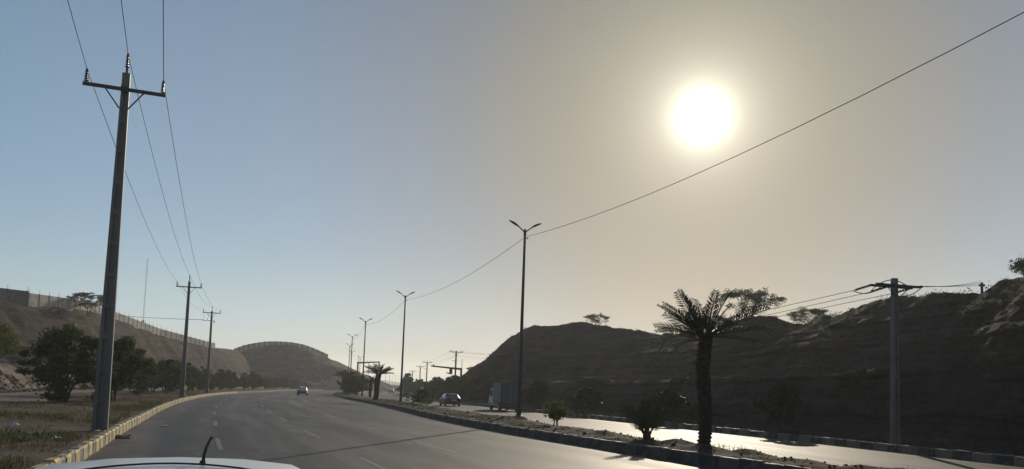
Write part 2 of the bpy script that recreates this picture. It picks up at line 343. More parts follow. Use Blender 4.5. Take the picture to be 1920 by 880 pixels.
STEEL = pm('weathered_steel', (0.045, 0.043, 0.042), (0.085, 0.078, 0.072), 6, 0.6, metal=0.3)
LAMPM = pm('dark_lamp_paint', (0.022, 0.022, 0.023), (0.04, 0.038, 0.037), 4, 0.5)
GLAZE = pm('brown_porcelain', (0.05, 0.024, 0.016), None, rough=0.2, spec=0.6)
WIRE = pm('wire_aluminium_dark', (0.035, 0.035, 0.036), None, rough=0.6)
BARK = pm('bark', (0.055, 0.042, 0.032), (0.12, 0.095, 0.075), 6, 0.95, 0.02, stretch=(1, 1, 0.3), spec=0.1)
PALMB = pm('palm_bark', (0.032, 0.025, 0.019), (0.080, 0.062, 0.047), 7, 0.95, 0.02, spec=0.1)
LEAF1 = leaf_mat('roadside_leaves', (0.026, 0.044, 0.010), (0.072, 0.096, 0.024), 0.42)
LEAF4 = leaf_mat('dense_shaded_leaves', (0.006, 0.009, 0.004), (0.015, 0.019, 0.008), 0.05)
LEAF2 = leaf_mat('acacia_leaves', (0.030, 0.042, 0.018), (0.065, 0.078, 0.034))
LEAF3 = leaf_mat('bright_shrub_leaves', (0.055, 0.085, 0.018), (0.13, 0.160, 0.035), 0.5)
PALML = leaf_mat('palm_leaflets', (0.022, 0.032, 0.014), (0.048, 0.060, 0.027), 0.08)
DEADL = leaf_mat('dead_palm_leaflets', (0.10, 0.075, 0.045), (0.18, 0.14, 0.085), 0.2)
GRASS = leaf_mat('dry_grass', (0.085, 0.064, 0.034), (0.18, 0.138, 0.075), 0.35)
WEED = leaf_mat('green_weeds', (0.045, 0.060, 0.020), (0.11, 0.115, 0.045), 0.4)
GLASS = pm('dark_glass', (0.015, 0.018, 0.02), None, rough=0.08, spec=0.7)
TYRE = pm('tyre_rubber', (0.018, 0.018, 0.018), None, rough=0.85)
RIM = pm('wheel_rim', (0.30, 0.30, 0.31), None, rough=0.35, metal=0.8)
RED = pm('red_lamp_lens', (0.25, 0.012, 0.010), None, rough=0.25, spec=0.6)
PLATE = pm('plate_white', (0.65, 0.65, 0.62), None, rough=0.5)
WHITE = pm('white_car_paint', (0.72, 0.72, 0.70), None, rough=0.28, spec=0.6)
SILVER = pm('bronze_grey_car_paint', (0.10, 0.098, 0.09), None, rough=0.3, metal=0.3)
PLAST = pm('black_plastic', (0.018, 0.018, 0.019), None, rough=0.45)
RUBBISH = pm('pale_plastic_rubbish', (0.50, 0.47, 0.43), (0.70, 0.68, 0.64), 8, 0.6)
CLOTH = pm('dusty_brown_rag', (0.20, 0.13, 0.10), (0.36, 0.26, 0.20), 8, 0.9)
# ------------------------------------------------------------------ ground, roads
Y1 = np.concatenate([np.arange(-25, 60, 1.0), np.arange(60, 160, 2.0), np.arange(160, 320, 5.0), np.arange(320, 1701, 30.0)])
g = MB(); g.add([(-2600, -200, -0.35), (2600, -200, -0.35), (2600, 4200, -0.35), (-2600, 4200, -0.35)], [(0, 1, 2, 3)])
kind(g.build('ground', DESERT), 'structure')
def strip(name, fa, fb, m, n, z=0.0, da=0.0, db=0.0, zf=None, Y=Y1):
    t = np.linspace(0, 1, n)[None, :]; a = (fa(Y) + da)[:, None]; b = (fb(Y) + db)[:, None]
    X = a + (b - a) * t; YY = np.repeat(Y[:, None], n, 1); Z = np.full_like(X, z)
    if zf is not None: Z = zf(X, YY, t)
    w = (b - a) * t * 0.95
    return kind(grid(name, np.stack([X, YY, Z], -1), m, uv=np.stack([w + 0 * X, YY], -1)), 'structure')
strip('road', LK, ML, ASPH, 12)
strip('road_far_carriageway', MR, RK, ASPH, 10)
def median_z(X, Y, t):
    e = np.minimum(t, 1 - t) * 2
    return 0.24 + np.sqrt(np.clip(e, 0, 1)) * (0.17 + 0.5 * fbm(X * 0.9, Y * 0.9, 5, 5)) + 0 * X
YM = np.concatenate([np.arange(-25, 90, 0.3), np.arange(90, 200, 2.0), np.arange(200, 1701, 20.0)])
strip('median', ML, MR, SOIL, 22, zf=median_z, da=0.16, db=-0.16, Y=YM)

def dashes(off, centres, name='lane_marking'):
    for c in centres:
        ys = np.linspace(c - 2.2, c + 2.2, 7); xs = LK(ys) + off
        V = np.stack([np.stack([xs - 0.07, ys, ys * 0 + 0.004], -1), np.stack([xs + 0.07, ys, ys * 0 + 0.004], -1)], 1)
        o = grid(name, V, LANE, smooth=False); kind(o, 'structure')
for off, ph in ((3.1, 23.5), (6.6, 18.3), (9.9, 25.4)):
    dashes(off, [ph + 11.3 * k for k in range(-2, 9)])

# kerbs: single painted stones where they can be told apart, one long run beyond
def resample(f, y0, y1, step):
    ys = np.linspace(y0, y1, 4000); xs = f(ys); d = np.concatenate([[0], np.cumsum(np.hypot(np.diff(xs), np.diff(ys)))])
    n = int(d[-1] // step); yy = np.interp(np.arange(n + 1) * step, d, ys); return f(yy), yy
kerb_mesh = {}
def stone_mesh(m, w, h, l, seed):
    r = random.Random(seed); mb = MB(); c = 0.02
    prof = [(-w / 2, -0.06), (-w / 2, h - c), (-w / 2 + c, h), (w / 2 - c * 1.6, h), (w / 2, h - c * 2), (w / 2 + 0.015, -0.06)]
    n = 4
    for i in range(n + 1):
        y = -l / 2 + l * i / n
        for x, z in prof: mb.v.append((x + r.uniform(-.006, .006), y, z + (r.uniform(-.008, .008) if z > 0 else 0)))
    k = len(prof)
    for i in range(n):
        for j in range(k - 1):
            a = i * k + j; mb.f.append((a, a + 1, a + k + 1, a + k))
    mb.f.append(tuple(range(k - 1, -1, -1))); mb.f.append(tuple(n * k + j for j in range(k)))
    mb.f = [tuple(reversed(q)) for q in mb.f]
    me = bpy.data.meshes.new('kerb_stone'); me.from_pydata(mb.v, [], mb.f); me.update(); me.materials.append(m); return me
def kerb(name, f, side, y0, ya, yb, y1, mats, h=0.30, w=0.2, step=0.8, jit=0.012):
    """side: +1 when the road lies towards +X of the kerb"""
    run = MB()
    for (a, b) in ((y0, ya), (yb, y1)):
        if b <= a: continue
        n = max(2, int((b - a) / (2.0 if b < 400 else 25))); ys = np.linspace(a, b, n); xs = f(ys)
        bl = len(run.v)
        for x, y in zip(xs, ys):
            s = -side
            for dx, z in ((0.0, -0.06), (0.0, h), (w * s, h), (w * s, -0.06)): run.v.append((x + dx, y, z))
        for i in range(n - 1):
            for j in range(3):
                q = bl + i * 4 + j; q_ = (q, q + 1, q + 5, q + 4); run.f.append(q_ if side > 0 else tuple(reversed(q_)))
    root = kind(run.build(name, KERB), 'structure')
    me = [[stone_mesh(m, w, h, step - 0.018, 10 * i + j) for j in range(4)] for i, m in enumerate(mats)]
    X, Y = resample(f, ya, yb, step)
    r = random.Random(3)
    for i in range(len(X) - 1):
        o = bpy.data.objects.new('kerb_stone', me[i % len(mats)][r.randrange(4)]); col.objects.link(o); o.parent = root
        a = math.atan2(-(X[i + 1] - X[i]), Y[i + 1] - Y[i])
        o.location = ((X[i] + X[i + 1]) / 2 - side * w / 2 + r.uniform(-jit, jit), (Y[i] + Y[i + 1]) / 2, r.uniform(-.02, .012))
        o.rotation_euler = (r.uniform(-.01, .01), r.uniform(-.02, .02), a + (0 if side > 0 else math.pi))
kerb('kerb_left', LK, 1, -25, 6, 130, 1700, (YEL, GRY), step=0.55)
kerb('kerb_median_near', ML, -1, -25, 8, 118, 1700, (BLK, CHAR), h=0.32, step=0.8)
kerb('kerb_median_far', MR, 1, -25, 10, 60, 1700, (OCHRE, BLK), h=0.26, step=0.8)
kerb('kerb_right', RK, -1, -25, 12, 112, 1700, (OCHRE, BLK), h=0.30, step=0.8)

# ------------------------------------------------------------------ left side: verge, dirt track, hillside
RX = curve([(-78, -25), (-84, 40), (-83, 100), (-80, 127), (-80, 145), (-86, 175), (-90, 205), (-89, 235), (-95, 262), (-104, 300), (-118, 400)])
RZ = curve([(9, -25), (12, 60), (13.0, 100), (13.2, 125), (14.0, 145), (14.2, 175), (13.0, 205), (11.6, 235), (12.4, 262), (13.6, 300), (9, 400)])
def left_height(o, Y):
    ore = (LK(Y) - RX(Y)) * 0.95; zr = RZ(Y)
    cut = 4.0 * np.clip(1.15 - np.abs(Y - 52) / 60, 0.25, 1)
    z = 0.22 + 0.14 * fbm(o * 0.5, Y * 0.5, 31, 4) * np.clip(o, 0, 1)
    z = np.where(o > 6.5, 0.2 + 0.12 * fbm(o * 0.3, Y * 0.15, 33, 3), z)
    edge = 15.0 + 2.2 * fbm(Y * 0.15, Y * 0, 35, 4) * 2
    a = np.clip((o - edge) / 3.2, 0, 1); rock = a * cut * (1 + 0.5 * fbm(o * 0.7, Y * 0.6, 37, 5)) 
    v = np.clip((o - edge - 3) / np.maximum(ore - edge - 3, 4), 0, 1)
    prof = np.interp(v, [0, 0.3, 0.62, 0.86, 1.0], [0, 0.13, 0.40, 0.82, 1.0])
    gul = fbm(Y * 0.16 + 0.03 * o, o * 0.05, 41, 5)
    rise = prof * (zr - cut) + np.sin(np.clip(v, 0, 1) * math.pi) * (5.0 * gul + 2.4 * fbm(o * 0.35, Y * 0.3, 43, 4) + 1.2 * fbm(o * 0.9, Y * 0.9, 45, 3))
    back = np.clip(o - ore, 0, 90) * -0.02
    return z + np.where(o > edge, rock + np.where(v > 0, rise, 0) + back, 0)
YLs = np.concatenate([np.arange(-25, 30, 0.8), np.arange(30, 130, 0.6), np.arange(130, 300, 1.2), np.arange(300, 400, 5)])
def left_sheet(name, os_, m):
    Y = YLs[:, None]; o = np.asarray(os_)[None, :] + 0 * Y
    X = LK(Y) - 0.2 - o / 0.95; Z = left_height(o, Y + 0 * o)
    X = X + np.where(o > 16, 1.2 * fbm(Z * 0.6, (Y + 0 * o) * 0.25, 51, 4), 0)
    return kind(grid(name, np.stack([X, Y + 0 * o, Z], -1), m, smooth=not name.startswith(('rock', 'hill'))), 'structure')
left_sheet('verge', np.linspace(0, 6.6, 18), VERGE)
left_sheet('dirt_track', np.linspace(6.6, 14.6, 14), DIRT)
left_sheet('rock_cut', np.linspace(14.6, 21, 22), PALE)
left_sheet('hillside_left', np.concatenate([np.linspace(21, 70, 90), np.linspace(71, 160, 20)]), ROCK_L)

# ------------------------------------------------------------------ right cliff
RG = [(22, 5, 8.5), (32, 10, 9.2), (29.3, 25, 9.6), (30.0, 36, 9.9), (30.1, 43, 10.0), (30.4, 47, 9.75), (30, 49, 9.65), (29.6, 50, 9.35), (28.9, 54, 9.7), (28.4, 57, 9.7),
      (27.7, 61, 9.9), (27.2, 64, 9.7), (26.6, 68, 9.3), (26.3, 71, 9.1), (25.7, 77, 9.7), (24.3, 82, 9.9), (22, 90, 9.3), (19.8, 98, 9.8), (17.3, 106, 10.6), (13.3, 114, 11.6), (8.7, 122, 12.6), (3.9, 130, 12.5),
      (-1.0, 138, 10.9), (-4.8, 145, 7.6), (-8.8, 150, 4.6), (-10.6, 156, 2.6), (-11.6, 164, 0.6), (-12.5, 175, 0.25)]
GX = curve([(a, b) for a, b, c in RG[1:]]); GZ = curve([(c, b) for a, b, c in RG[1:]])
def right_cliff():
    Y = np.concatenate([np.arange(10, 80, 0.26), np.arange(80, 125, 0.36), np.arange(125, 175.1, 0.6)])[:, None]
    v = np.concatenate([np.linspace(0, 0.31, 44), np.linspace(0.33, 0.41, 8), np.linspace(0.42, 0.75, 44), np.linspace(0.76, 1.0, 26), np.linspace(1.05, 5, 14)])[None, :]
    Yf = Y - 4.5; fx = RK(Yf) + 3.2 + 0.8 * fbm(Y * 0.2, 0 * Y, 61, 3); zr = GZ(Y) - 0.3 * np.clip((75 - Y) / 10, 0, 1) * np.clip((Y - 50) / 6, 0, 1) + 0.25 * np.clip((50 - Y) / 5, 0, 1) + 1.5 * fbm(Y * 0.16, Y * 0 + 3, 63, 5) * np.clip(GZ(Y) / 6, 0, 1)
    vc = np.clip(v, 0, 1)
    kx = [0, 0.03, 0.12, 0.30, 0.36, 0.42, 0.60, 0.75, 0.9, 1]; plan = np.interp(vc, kx, [0, 0.03, 0.07, 0.15, 0.30, 0.57, 0.71, 0.84, 0.94, 1.0]); zp = np.interp(vc, kx, [0, 0.02, 0.12, 0.33, 0.20, 0.20, 0.53, 0.77, 0.91, 1.0])
    X = fx + (GX(Y) - fx) * plan; YY = Yf + (Y - Yf) * plan; Z = 0.22 + (zr - 0.22) * zp
    b = np.clip(v - 1, 0, None); X = X + b * 6; YY = YY + b * 1.5; Z = Z - b * zr * 0.12
    # bedding: hard layers stand out, soft ones are worn back
    dip = Z + 0.010 * (YY - 60) + 2.6 * fbm(YY * 0.06, 0.12 * Z, 71, 4)
    ly = dip * 1.15; li = np.floor(ly); lf = ly - li
    hard = hsh(li, li * 0 + np.floor(YY / 9 + hsh(li, li * 0, 5) * 4), 77) * 0.6 + hsh(li, li * 0, 78) * 0.9
    led = hard * np.clip(np.minimum(lf * 6, (1 - lf) * 5), 0, 1)
    amp = np.clip(zr / 7, 0.05, 1) * np.where(v < 1, np.interp(vc, [0, 0.04, 0.15, 0.30, 0.34, 0.42, 0.55, 0.70, 0.85, 1], [0, 0.3, 0.8, 0.45, 0.2, 0.3, 0.9, 0.8, 0.25, 0.05]), 0)
    out = amp * (0.62 * led * (0.35 + 1.3 * vnoise(YY * 0.12, Z * 0.25, 87)) + 3.0 * fbm(YY * 0.13, Z * 0.10, 81, 5) * np.where(v > 0.42, 0.6, 1) * np.interp(Y, [40, 56], [0.35, 1]) + 1.55 * fbm(YY * 0.8, Z * 0.9, 85, 5))
    Z = Z + np.where(v > 0.85, 1, vc * 0.6) * 0.55 * fbm(YY * 0.9, X * 0.9, 91, 4) * np.clip(zr / 6, 0, 1)
    V = np.stack([X - out * 0.95, YY - out * 0.31, Z], -1)
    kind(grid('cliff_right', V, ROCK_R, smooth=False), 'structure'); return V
CLIFF = right_cliff()
# shoulder between the right kerb and the foot of the cliff, running on past its end
def sh_z(X, Y, t): return 0.22 + 0.1 * fbm(X * 0.7, Y * 0.7, 95, 4) - np.clip((Y - 250) / 300, 0, 1) * 0.0 + 0 * t
strip('shoulder_right', RK, RK, SOIL, 10, zf=sh_z, da=0.2, db=6.5, Y=np.concatenate([np.arange(-25, 120, 1.0), np.arange(120, 400, 4.0)]))
strip('plain_right', RK, RK, DESERT, 8, zf=lambda X, Y, t: 0.12 - 0.3 * t + 0 * X, da=6.4, db=140, Y=np.concatenate([np.arange(160, 400, 8.0), np.arange(400, 1700, 40.0)]))

# ------------------------------------------------------------------ far hill
def far_hill():
    xs = np.linspace(-190, -48, 130)[None, :]; ys = np.linspace(292, 430, 80)[:, None]
    crest = np.interp(xs, [-190, -150, -126, -119, -110, -101, -92, -84, -77, -70, -64, -57, -48], [9, 11.5, 14.3, 13.0, 16.6, 18.2, 18.0, 16.6, 13.2, 10.0, 6.6, 3.4, -0.4])
    d = (ys - 335); sh = np.where(d < 0, np.interp(d, [-43, -30, -15, 0], [-0.05, 0.22, 0.62, 1.0]), np.interp(d, [0, 30, 95], [1, 0.9, 0.2]))
    Z = crest * sh + 4.2 * fbm(xs * 0.08, ys * 0.08, 101, 5) * np.clip(1.4 - np.abs(sh - 0.5) * 2, 0, 1) + 1.7 * fbm(xs * 0.22, ys * 0.16, 103, 5)
    return kind(grid('hill_far', np.stack([xs + 0 * ys, ys + 0 * xs, Z], -1), ROCK_F), 'structure'), xs[0], ys[:, 0], Z
_, FHX, FHY, FHZ = far_hill()
def fhz(x, y):
    i = int(np.clip(np.searchsorted(FHX, x), 0, len(FHX) - 1)); j = int(np.clip(np.searchsorted(FHY, y), 0, len(FHY) - 1)); return float(FHZ[j, i])
# pale mountains on the horizon
def mountains():
    xs = np.linspace(-900, 900, 160)[None, :]; ys = np.linspace(2400, 3300, 12)[:, None]
    Z = np.sin(np.clip((ys - 2400) / 900, 0, 1) * math.pi) * (16 + 60 * np.abs(fbm(xs * 0.004, ys * 0.002, 111, 5))) - 2
    kind(grid('mountains', np.stack([xs + 0 * ys, ys + 0 * xs, Z], -1), DESERT), 'structure')
mountains()
# ------------------------------------------------------------------ concrete power poles
def ins_profile(n=5, r=0.075, h=0.34):
    p = [(0.02, 0)]
    for i in range(n):
        z = h * (i + 0.25) / n
        p += [(0.032, z), (r * (1 - 0.05 * i), z + 0.015), (r * 0.85 * (1 - 0.05 * i), z + 0.03), (0.032, z + 0.045)]
    return p + [(0.03, h), (0.04, h + 0.02), (0.03, h + 0.06), (0.012, h + 0.07)]
def insulator(loc, parent, h=0.34, r=0.075, M=None, name='insulator'):
    mb = MB(); mb.lathe(ins_profile(h=h, r=r), 10, Matrix.Translation(loc) @ (M or Matrix())); return mb.build(name, GLAZE, parent)
def concrete_pole(loc, rz, H, label, w0=0.42, w1=0.22, d0=0.30, d1=0.18, detail=True, group=None, name='power_pole', tilt=(0, 0), CONC=CONC):
    t = thing(name, label, 'power pole', loc, rz, group); t.rotation_euler = (tilt[0], tilt[1], rz)
    lerp = lambda a, b, z: a + (b - a) * z / H
    sh = MB(); fl = 0.17
    for s in (-1, 1):
        r = lambda z: ((s * lerp(w0, w1, z) / 2, s * lerp(w0, w1, z) / 2 - s * lerp(0.11, 0.07, z)), lerp(d0, d1, z) / 2)
        (a, b), d = r(-0.6); (a2, b2), d2 = r(H)
        sh.prism(-0.6, H, (min(a, b), max(a, b), -d, d), (min(a2, b2), max(a2, b2), -d2, d2))
    o = sh.build('shaft', CONC, t)
    wb = MB(); a = lerp(w0, w1, -0.6) / 2 - 0.10; b = lerp(w0, w1, H) / 2 - 0.06
    wb.prism(-0.6, H - 0.01, (-a, a, -0.045, 0.045), (-b, b, -0.04, 0.04)); wb.build('web', CONC, t)
    z = 0.9; cut = 0
    while z < H - 0.2:
        if detail:
            rg = MB(); a = lerp(w0, w1, z) / 2 - 0.08; d = lerp(d0, d1, z) / 2 - 0.006
            rg.prism(z - 0.07, z + 0.07, (-a, a, -d, d), (-a, a, -d, d)); rg.build('rung', CONC, t)
        z += 0.95
    cp = MB(); a = w1 / 2 - 0.06; cp.prism(H - 0.45, H - 0.003, (-a, a, -d1 / 2 + 0.004, d1 / 2 - 0.004), (-a, a, -d1 / 2 + 0.004, d1 / 2 - 0.004)); cp.build('head', CONC, t)
    return t
def crossarm(t, z, half, y=-0.16, brace=0.55, drop=0.62, th=0.10):
    m = MB(); m.box((0, y, z), (2 * half, 0.07, th)); m.build('crossarm', STEEL, t)
    for s in (-1, 1):
        b = MB(); b.tube([(s * brace, y - 0.045, z - 0.03), (s * 0.12, y - 0.045, z - drop)], 0.022, 5); b.build('brace', STEEL, t)
    b = MB(); b.box((0, y - 0.046, z), (0.22, 0.02, 0.2)); b.build('clamp_plate', STEEL, t)
HP = 10.95
poles = [((-12.15, 24.0, 0.2), R(21)), ((-30.9, 75.8, 0.25), R(18)), ((-40.4, 107.2, 0.25), R(15))]
behind = ((5.6, -17.0, 0.2), R(24))
attach = []
LAB = ['tall grey concrete power pole with recessed shaft in front of the leafy trees',
       'concrete power pole with three upright insulators, second along the left kerb',
       'concrete power pole with a lower switch arm and a side cable running to the hillside']
def line_pole(loc, rz, lab, kindn):
    t = concrete_pole(loc, rz, HP, lab)
    crossarm(t, HP - 0.55 if kindn < 2 else HP - 0.25, 1.15)
    z = HP - 0.49 if kindn < 2 else HP - 0.19
    P = []
    M = Matrix.Translation(loc) @ Matrix.Rotation(rz, 4, 'Z')
    for s in (-1, 1):
        insulator((s * 1.06, -0.16, z), t); P.append(M @ Vector((s * 1.06, -0.16, z + 0.38)))
    pin = MB(); pin.tube([(0, 0, HP - 0.3), (0, 0, HP + 0.22)], 0.035, 6); pin.build('top_pin', STEEL, t)
    insulator((0, 0, HP + 0.18), t, 0.40, 0.07); P.insert(1, M @ Vector((0, 0, HP + 0.62)))
    if kindn == 2:
        m = MB(); m.box((-0.5, -0.15, HP - 1.3), (1.3, 0.06, 0.08)); m.build('switch_arm', STEEL, t)
        for s in (-0.95, -0.45):
            insulator((s, -0.15, HP - 1.26), t, 0.25, 0.05)
            m = MB(); m.tube([(s, -0.15, HP - 0.98), (s + 0.1, -0.15, HP - 0.8), (s - 0.1, -0.15, HP - 0.3)], 0.014, 5); m.build('jumper', WIRE, t)
        m = MB(); m.box((0.35, -0.12, HP - 1.42), (0.16, 0.14, 0.24)); m.build('fuse_box', STEEL, t)
    return t, P
tp0, A0 = line_pole(behind[0], behind[1], 'concrete power pole standing behind the white car beside the left kerb', 0)
attach.append(A0)
for i, (l, rz) in enumerate(poles):
    t, P = line_pole(l, rz, LAB[i], i); attach.append(P)
# the line goes on beyond the third pole with smaller copies of the second
def sag(a, b, s, n=14):
    a, b = Vector(a), Vector(b); return [a.lerp(b, k / n) - Vector((0, 0, 4 * s * (k / n) * (1 - k / n))) for k in range(n + 1)]
WN = ['outer', 'middle', 'inner']
for k in range(3):
    pts = []
    for i in range(len(attach) - 1):
        seg = sag(attach[i][k], attach[i + 1][k], 0.75 if i else 0.5)
        pts += seg if not pts else seg[1:]
    w = MB(); w.tube(pts, [0.011 if q.y < 40 else 0.011 for q in pts], 5)
    tag(w.build('overhead_wire', WIRE), 'thin dark %s wire of the line over the left verge' % ['hill-side outer', 'centre pole-top', 'road-side outer'][k], 'wire', 'power line wires on the left')
# side cable from the third pole to the hillside
end = Vector((-86.5, 158, 14.6)); a = Vector((-41.3, 107, 0.25 + HP - 1.22))
w = MB(); w.tube(sag(a, end, 0.25), 0.03, 5); tag(w.build('side_cable', WIRE), 'thick dark cable strung level from the third concrete pole to the hillside', 'cable')
# distant guyed mast
mt = thing('telecom_mast', 'very tall thin lattice mast rising far behind the walled hill', 'mast', (-208, 450, 8))
for k in range(3):
    q = 2.094 * k; m = MB(); m.tube([(0.35 * math.cos(q), 0.35 * math.sin(q), 0), (0.30 * math.cos(q), 0.30 * math.sin(q), 62)], 0.05, 4); m.build('leg', STEEL, mt)
m = MB()
for i in range(60):
    z = 1 + i * 1.02; q = 2.094 * (i % 3); m.tube([(0.34 * math.cos(q), 0.34 * math.sin(q), z), (0.34 * math.cos(q + 2.094), 0.34 * math.sin(q + 2.094), z + 1)], 0.03, 3)
m.build('lacing', STEEL, mt)
m = MB(); m.box((0, 0, 26), (1.0, 1.0, 1.3)); m.build('antenna_box', STEEL, mt)

# ------------------------------------------------------------------ street lamps on the median
def lamp_head_mesh(s):
    mb = MB(); n = 8; rows = []
    for i in range(9):
        u = i / 8; half = 0.105 * math.sin(math.pi * min(1, 0.16 + u * 0.8)) ** 0.7 + 0.012; th = 0.055 * math.sin(math.pi * (0.1 + u * 0.82)) + 0.008
        c = Vector((s * (0.36 + 0.62 * u), 0, 0.34 + 0.42 * u - 0.10 * u * u)); t = Vector((s * 0.82, 0, 0.5 - 0.2 * u)).normalized(); nrm = Vector((-t.z * s, 0, t.x * s))
        for k in range(n):
            a = 2 * math.pi * k / n; q = c + Vector((0, 1, 0)) * half * math.cos(a) + nrm * th * math.sin(a); mb.v.append(tuple(q))
    for i in range(8):
        for k in range(n):
            a = i * n + k; b = i * n + (k + 1) % n; mb.f.append((a, b, b + n, a + n))
    mb.f.append(tuple(range(n))); mb.f.append(tuple(8 * n + k for k in range(n)))
    return mb
def make_lamp(loc, rz, label, group):
    t = thing('street_lamp', label, 'street lamp', loc, rz, group); H = 10.9
    m = MB(); m.box((0, 0, -0.05), (0.55, 0.55, 0.3)); m.build('base_block', KERB, t)
    m = MB(); m.lathe([(0.24, 0.1), (0.24, 0.13), (0.15, 0.16), (0.13, 0.5), (0.125, 0.52)], 10); m.build('foot', LAMPM, t)
    m = MB(); m.tube([(0, 0, 0.1), (0, 0, 4), (0, 0, 8), (0, 0, H - 0.35)], [0.115, 0.098, 0.08, 0.066], 10); m.build('pole', LAMPM, t)
    m = MB(); m.lathe([(0.085, H - 0.45), (0.085, H - 0.2), (0.06, H - 0.1), (0.02, H - 0.08)], 10); m.build('collar', LAMPM, t)
    for s in (-1, 1):
        m = MB(); m.tube([(0, 0, H - 0.3), (s * 0.12, 0, H - 0.17), (s * 0.28, 0, H - 0.06), (s * 0.42, 0, H + 0.06)], [0.04, 0.036, 0.034, 0.034], 6); m.build('arm', LAMPM, t)
        h = lamp_head_mesh(s); h.v = [(x, y, z + H - 0.32) for x, y, z in h.v]; o = h.build('lamp_head', LAMPM, t, True)
    m = MB(); m.tube([(0.1, 0, H - 0.62), (0.2, 0, H - 0.58)], 0.035, 6); m.build('cable_clamp', STEEL, t)
    return t
lamp_pts = [(0.55, 45.4), (-10.9, 80.5), (-20.9, 113.8), (-29.9, 150.0), (-37.0, 183.3)]
y = 183.3
for k in range(14):
    y += 36 + k * 3.2; lamp_pts.append((float((ML(y) + MR(y)) / 2), y))
lab = ['dark double-arm street lamp standing on the median beside the green shrub', 'double-arm street lamp on the median with a low round bush at its foot',
       'double-arm street lamp rising beside the leaning median palm', 'double-arm street lamp above the clump of palms and trees on the median']
first = None; tops = []
l0 = (12.2, 13.0); d0 = None
allp = [l0] + lamp_pts
for i, (x, y) in enumerate(allp):
    a = math.atan2(float(slope(ML, y)) * -1, 1.0)
    L_ = 'double-arm street lamp on the median holding the near end of the long cable' if i == 0 else (lab[i - 1] if i - 1 < len(lab) else 'far hazy double-arm street lamp in the row receding along the median')
    if first is None: first = make_lamp((x, y, 0.33), a, L_, 'street lamps along the median'); 
    else: dup(first, (x, y, 0.33), a, 1.0, L_)
    tops.append(Vector((x, y, 0.33 + 10.35)))
pts = []
for i in range(8):
    seg = sag(tops[i], tops[i + 1], 0.7, 12); pts += seg if not pts else seg[1:]
w = MB(); w.tube(pts, 0.0125, 5); tag(w.build('lamp_cable', WIRE), 'single thin cable slung from lamp top to lamp top along the median', 'cable')

# ------------------------------------------------------------------ right side poles
def strain(t, a, b, name='strain_insulator'):
    a, b = Vector(a), Vector(b); d = b - a; M = Matrix.Translation(a) @ d.to_track_quat('Z', 'Y').to_matrix().to_4x4()
    m = MB(); L_ = d.length; p = [(0.012, 0), (0.014, 0.1)]
    k = 6
    for i in range(k):
        z = 0.1 + (L_ - 0.2) * i / k; p += [(0.022, z), (0.058, z + 0.03), (0.05, z + 0.07), (0.022, z + 0.10)]
    p += [(0.014, L_ - 0.08), (0.02, L_ - 0.02), (0.008, L_)]
    m.lathe(p, 8, M); m.build(name, GLAZE, t)
rp_loc, rp_rz, rp_H = (16.08, 33.5, 0.2), R(14), 6.95
rp = concrete_pole(rp_loc, rp_rz, rp_H, 'concrete strain pole with drooping jumper loops at the foot of the dark cliff', 0.29, 0.20, 0.29, 0.20)
MRP = Matrix.Translation(rp_loc) @ Matrix.Rotation(rp_rz, 4, 'Z')
inv = MRP.inverted()
m = MB(); m.box((0, -0.19, rp_H - 0.33), (2.1, 0.08, 0.10)); m.build('crossarm', STEEL, rp)
m = MB(); m.box((0, 0.19, rp_H - 0.33), (2.1, 0.08, 0.10)); m.build('crossarm', STEEL, rp)
for s in (-1, 1):
    m = MB(); m.tube([(s * 0.6, -0.24, rp_H - 0.36), (s * 0.1, -0.2, rp_H - 0.8)], 0.02, 5); m.build('brace', STEEL, rp)
# far right-hand poles down the road
far_poles = [(-10.3, 150, 8.9), (-19.3, 185, 8.0), (-25.0, 222, 8.0), (-32.0, 262, 7.5), (-38.5, 305, 7.0), (-44, 350, 7.0), (-50, 400, 7.0)]
fp0 = None; fa = []
for i, (x, y, H) in enumerate(far_poles):
    lb = ['slim power pole with two crossarms beside the camera gantry', 'far power pole above the roadside trees, tallest in the distance'][i] if i < 2 else 'small far power pole in the row along the right roadside'
    if fp0 is None:
        fp0 = concrete_pole((x, y, 0.1), R(8), 9.0, lb, 0.36, 0.26, 0.3, 0.2, detail=False, group='far power poles on the right'); crossarm(fp0, 8.75, 1.25)
        for s in (-1.15, -0.75, 0.75, 1.15): insulator((s, -0.16, 8.8), fp0, 0.26, 0.06)
        m = MB(); m.box((-0.25, -0.15, 7.1), (1.0, 0.06, 0.08)); m.build('lower_arm', STEEL, fp0)
    else: dup(fp0, (x, y, 0.1), R(8 + i), H / 9.0, lb)
    fa.append([Vector((x - 1.15 * H / 9, y, 0.1 + 9.05 * H / 9)), Vector((x, y, 0.1 + 8.2 * H / 9)), Vector((x + 1.15 * H / 9, y, 0.1 + 9.05 * H / 9))])
# nearer pole against the cliff
np_ = concrete_pole((4.6, 92, 0.2), R(15), 8.6, 'dim power pole against the cliff behind the box truck', 0.30, 0.20, 0.26, 0.18, detail=False, CONC=BARK)  # dark bark colour replaces the pole concrete so it stays faint
crossarm(np_, 8.3, 1.1)
for s in (-1.0, 1.0): insulator((s, -0.16, 8.35), np_, 0.26, 0.06)
na = [Vector((3.5, 91.8, 8.8)), Vector((4.6, 91.9, 8.3)), Vector((5.7, 92, 8.8))]
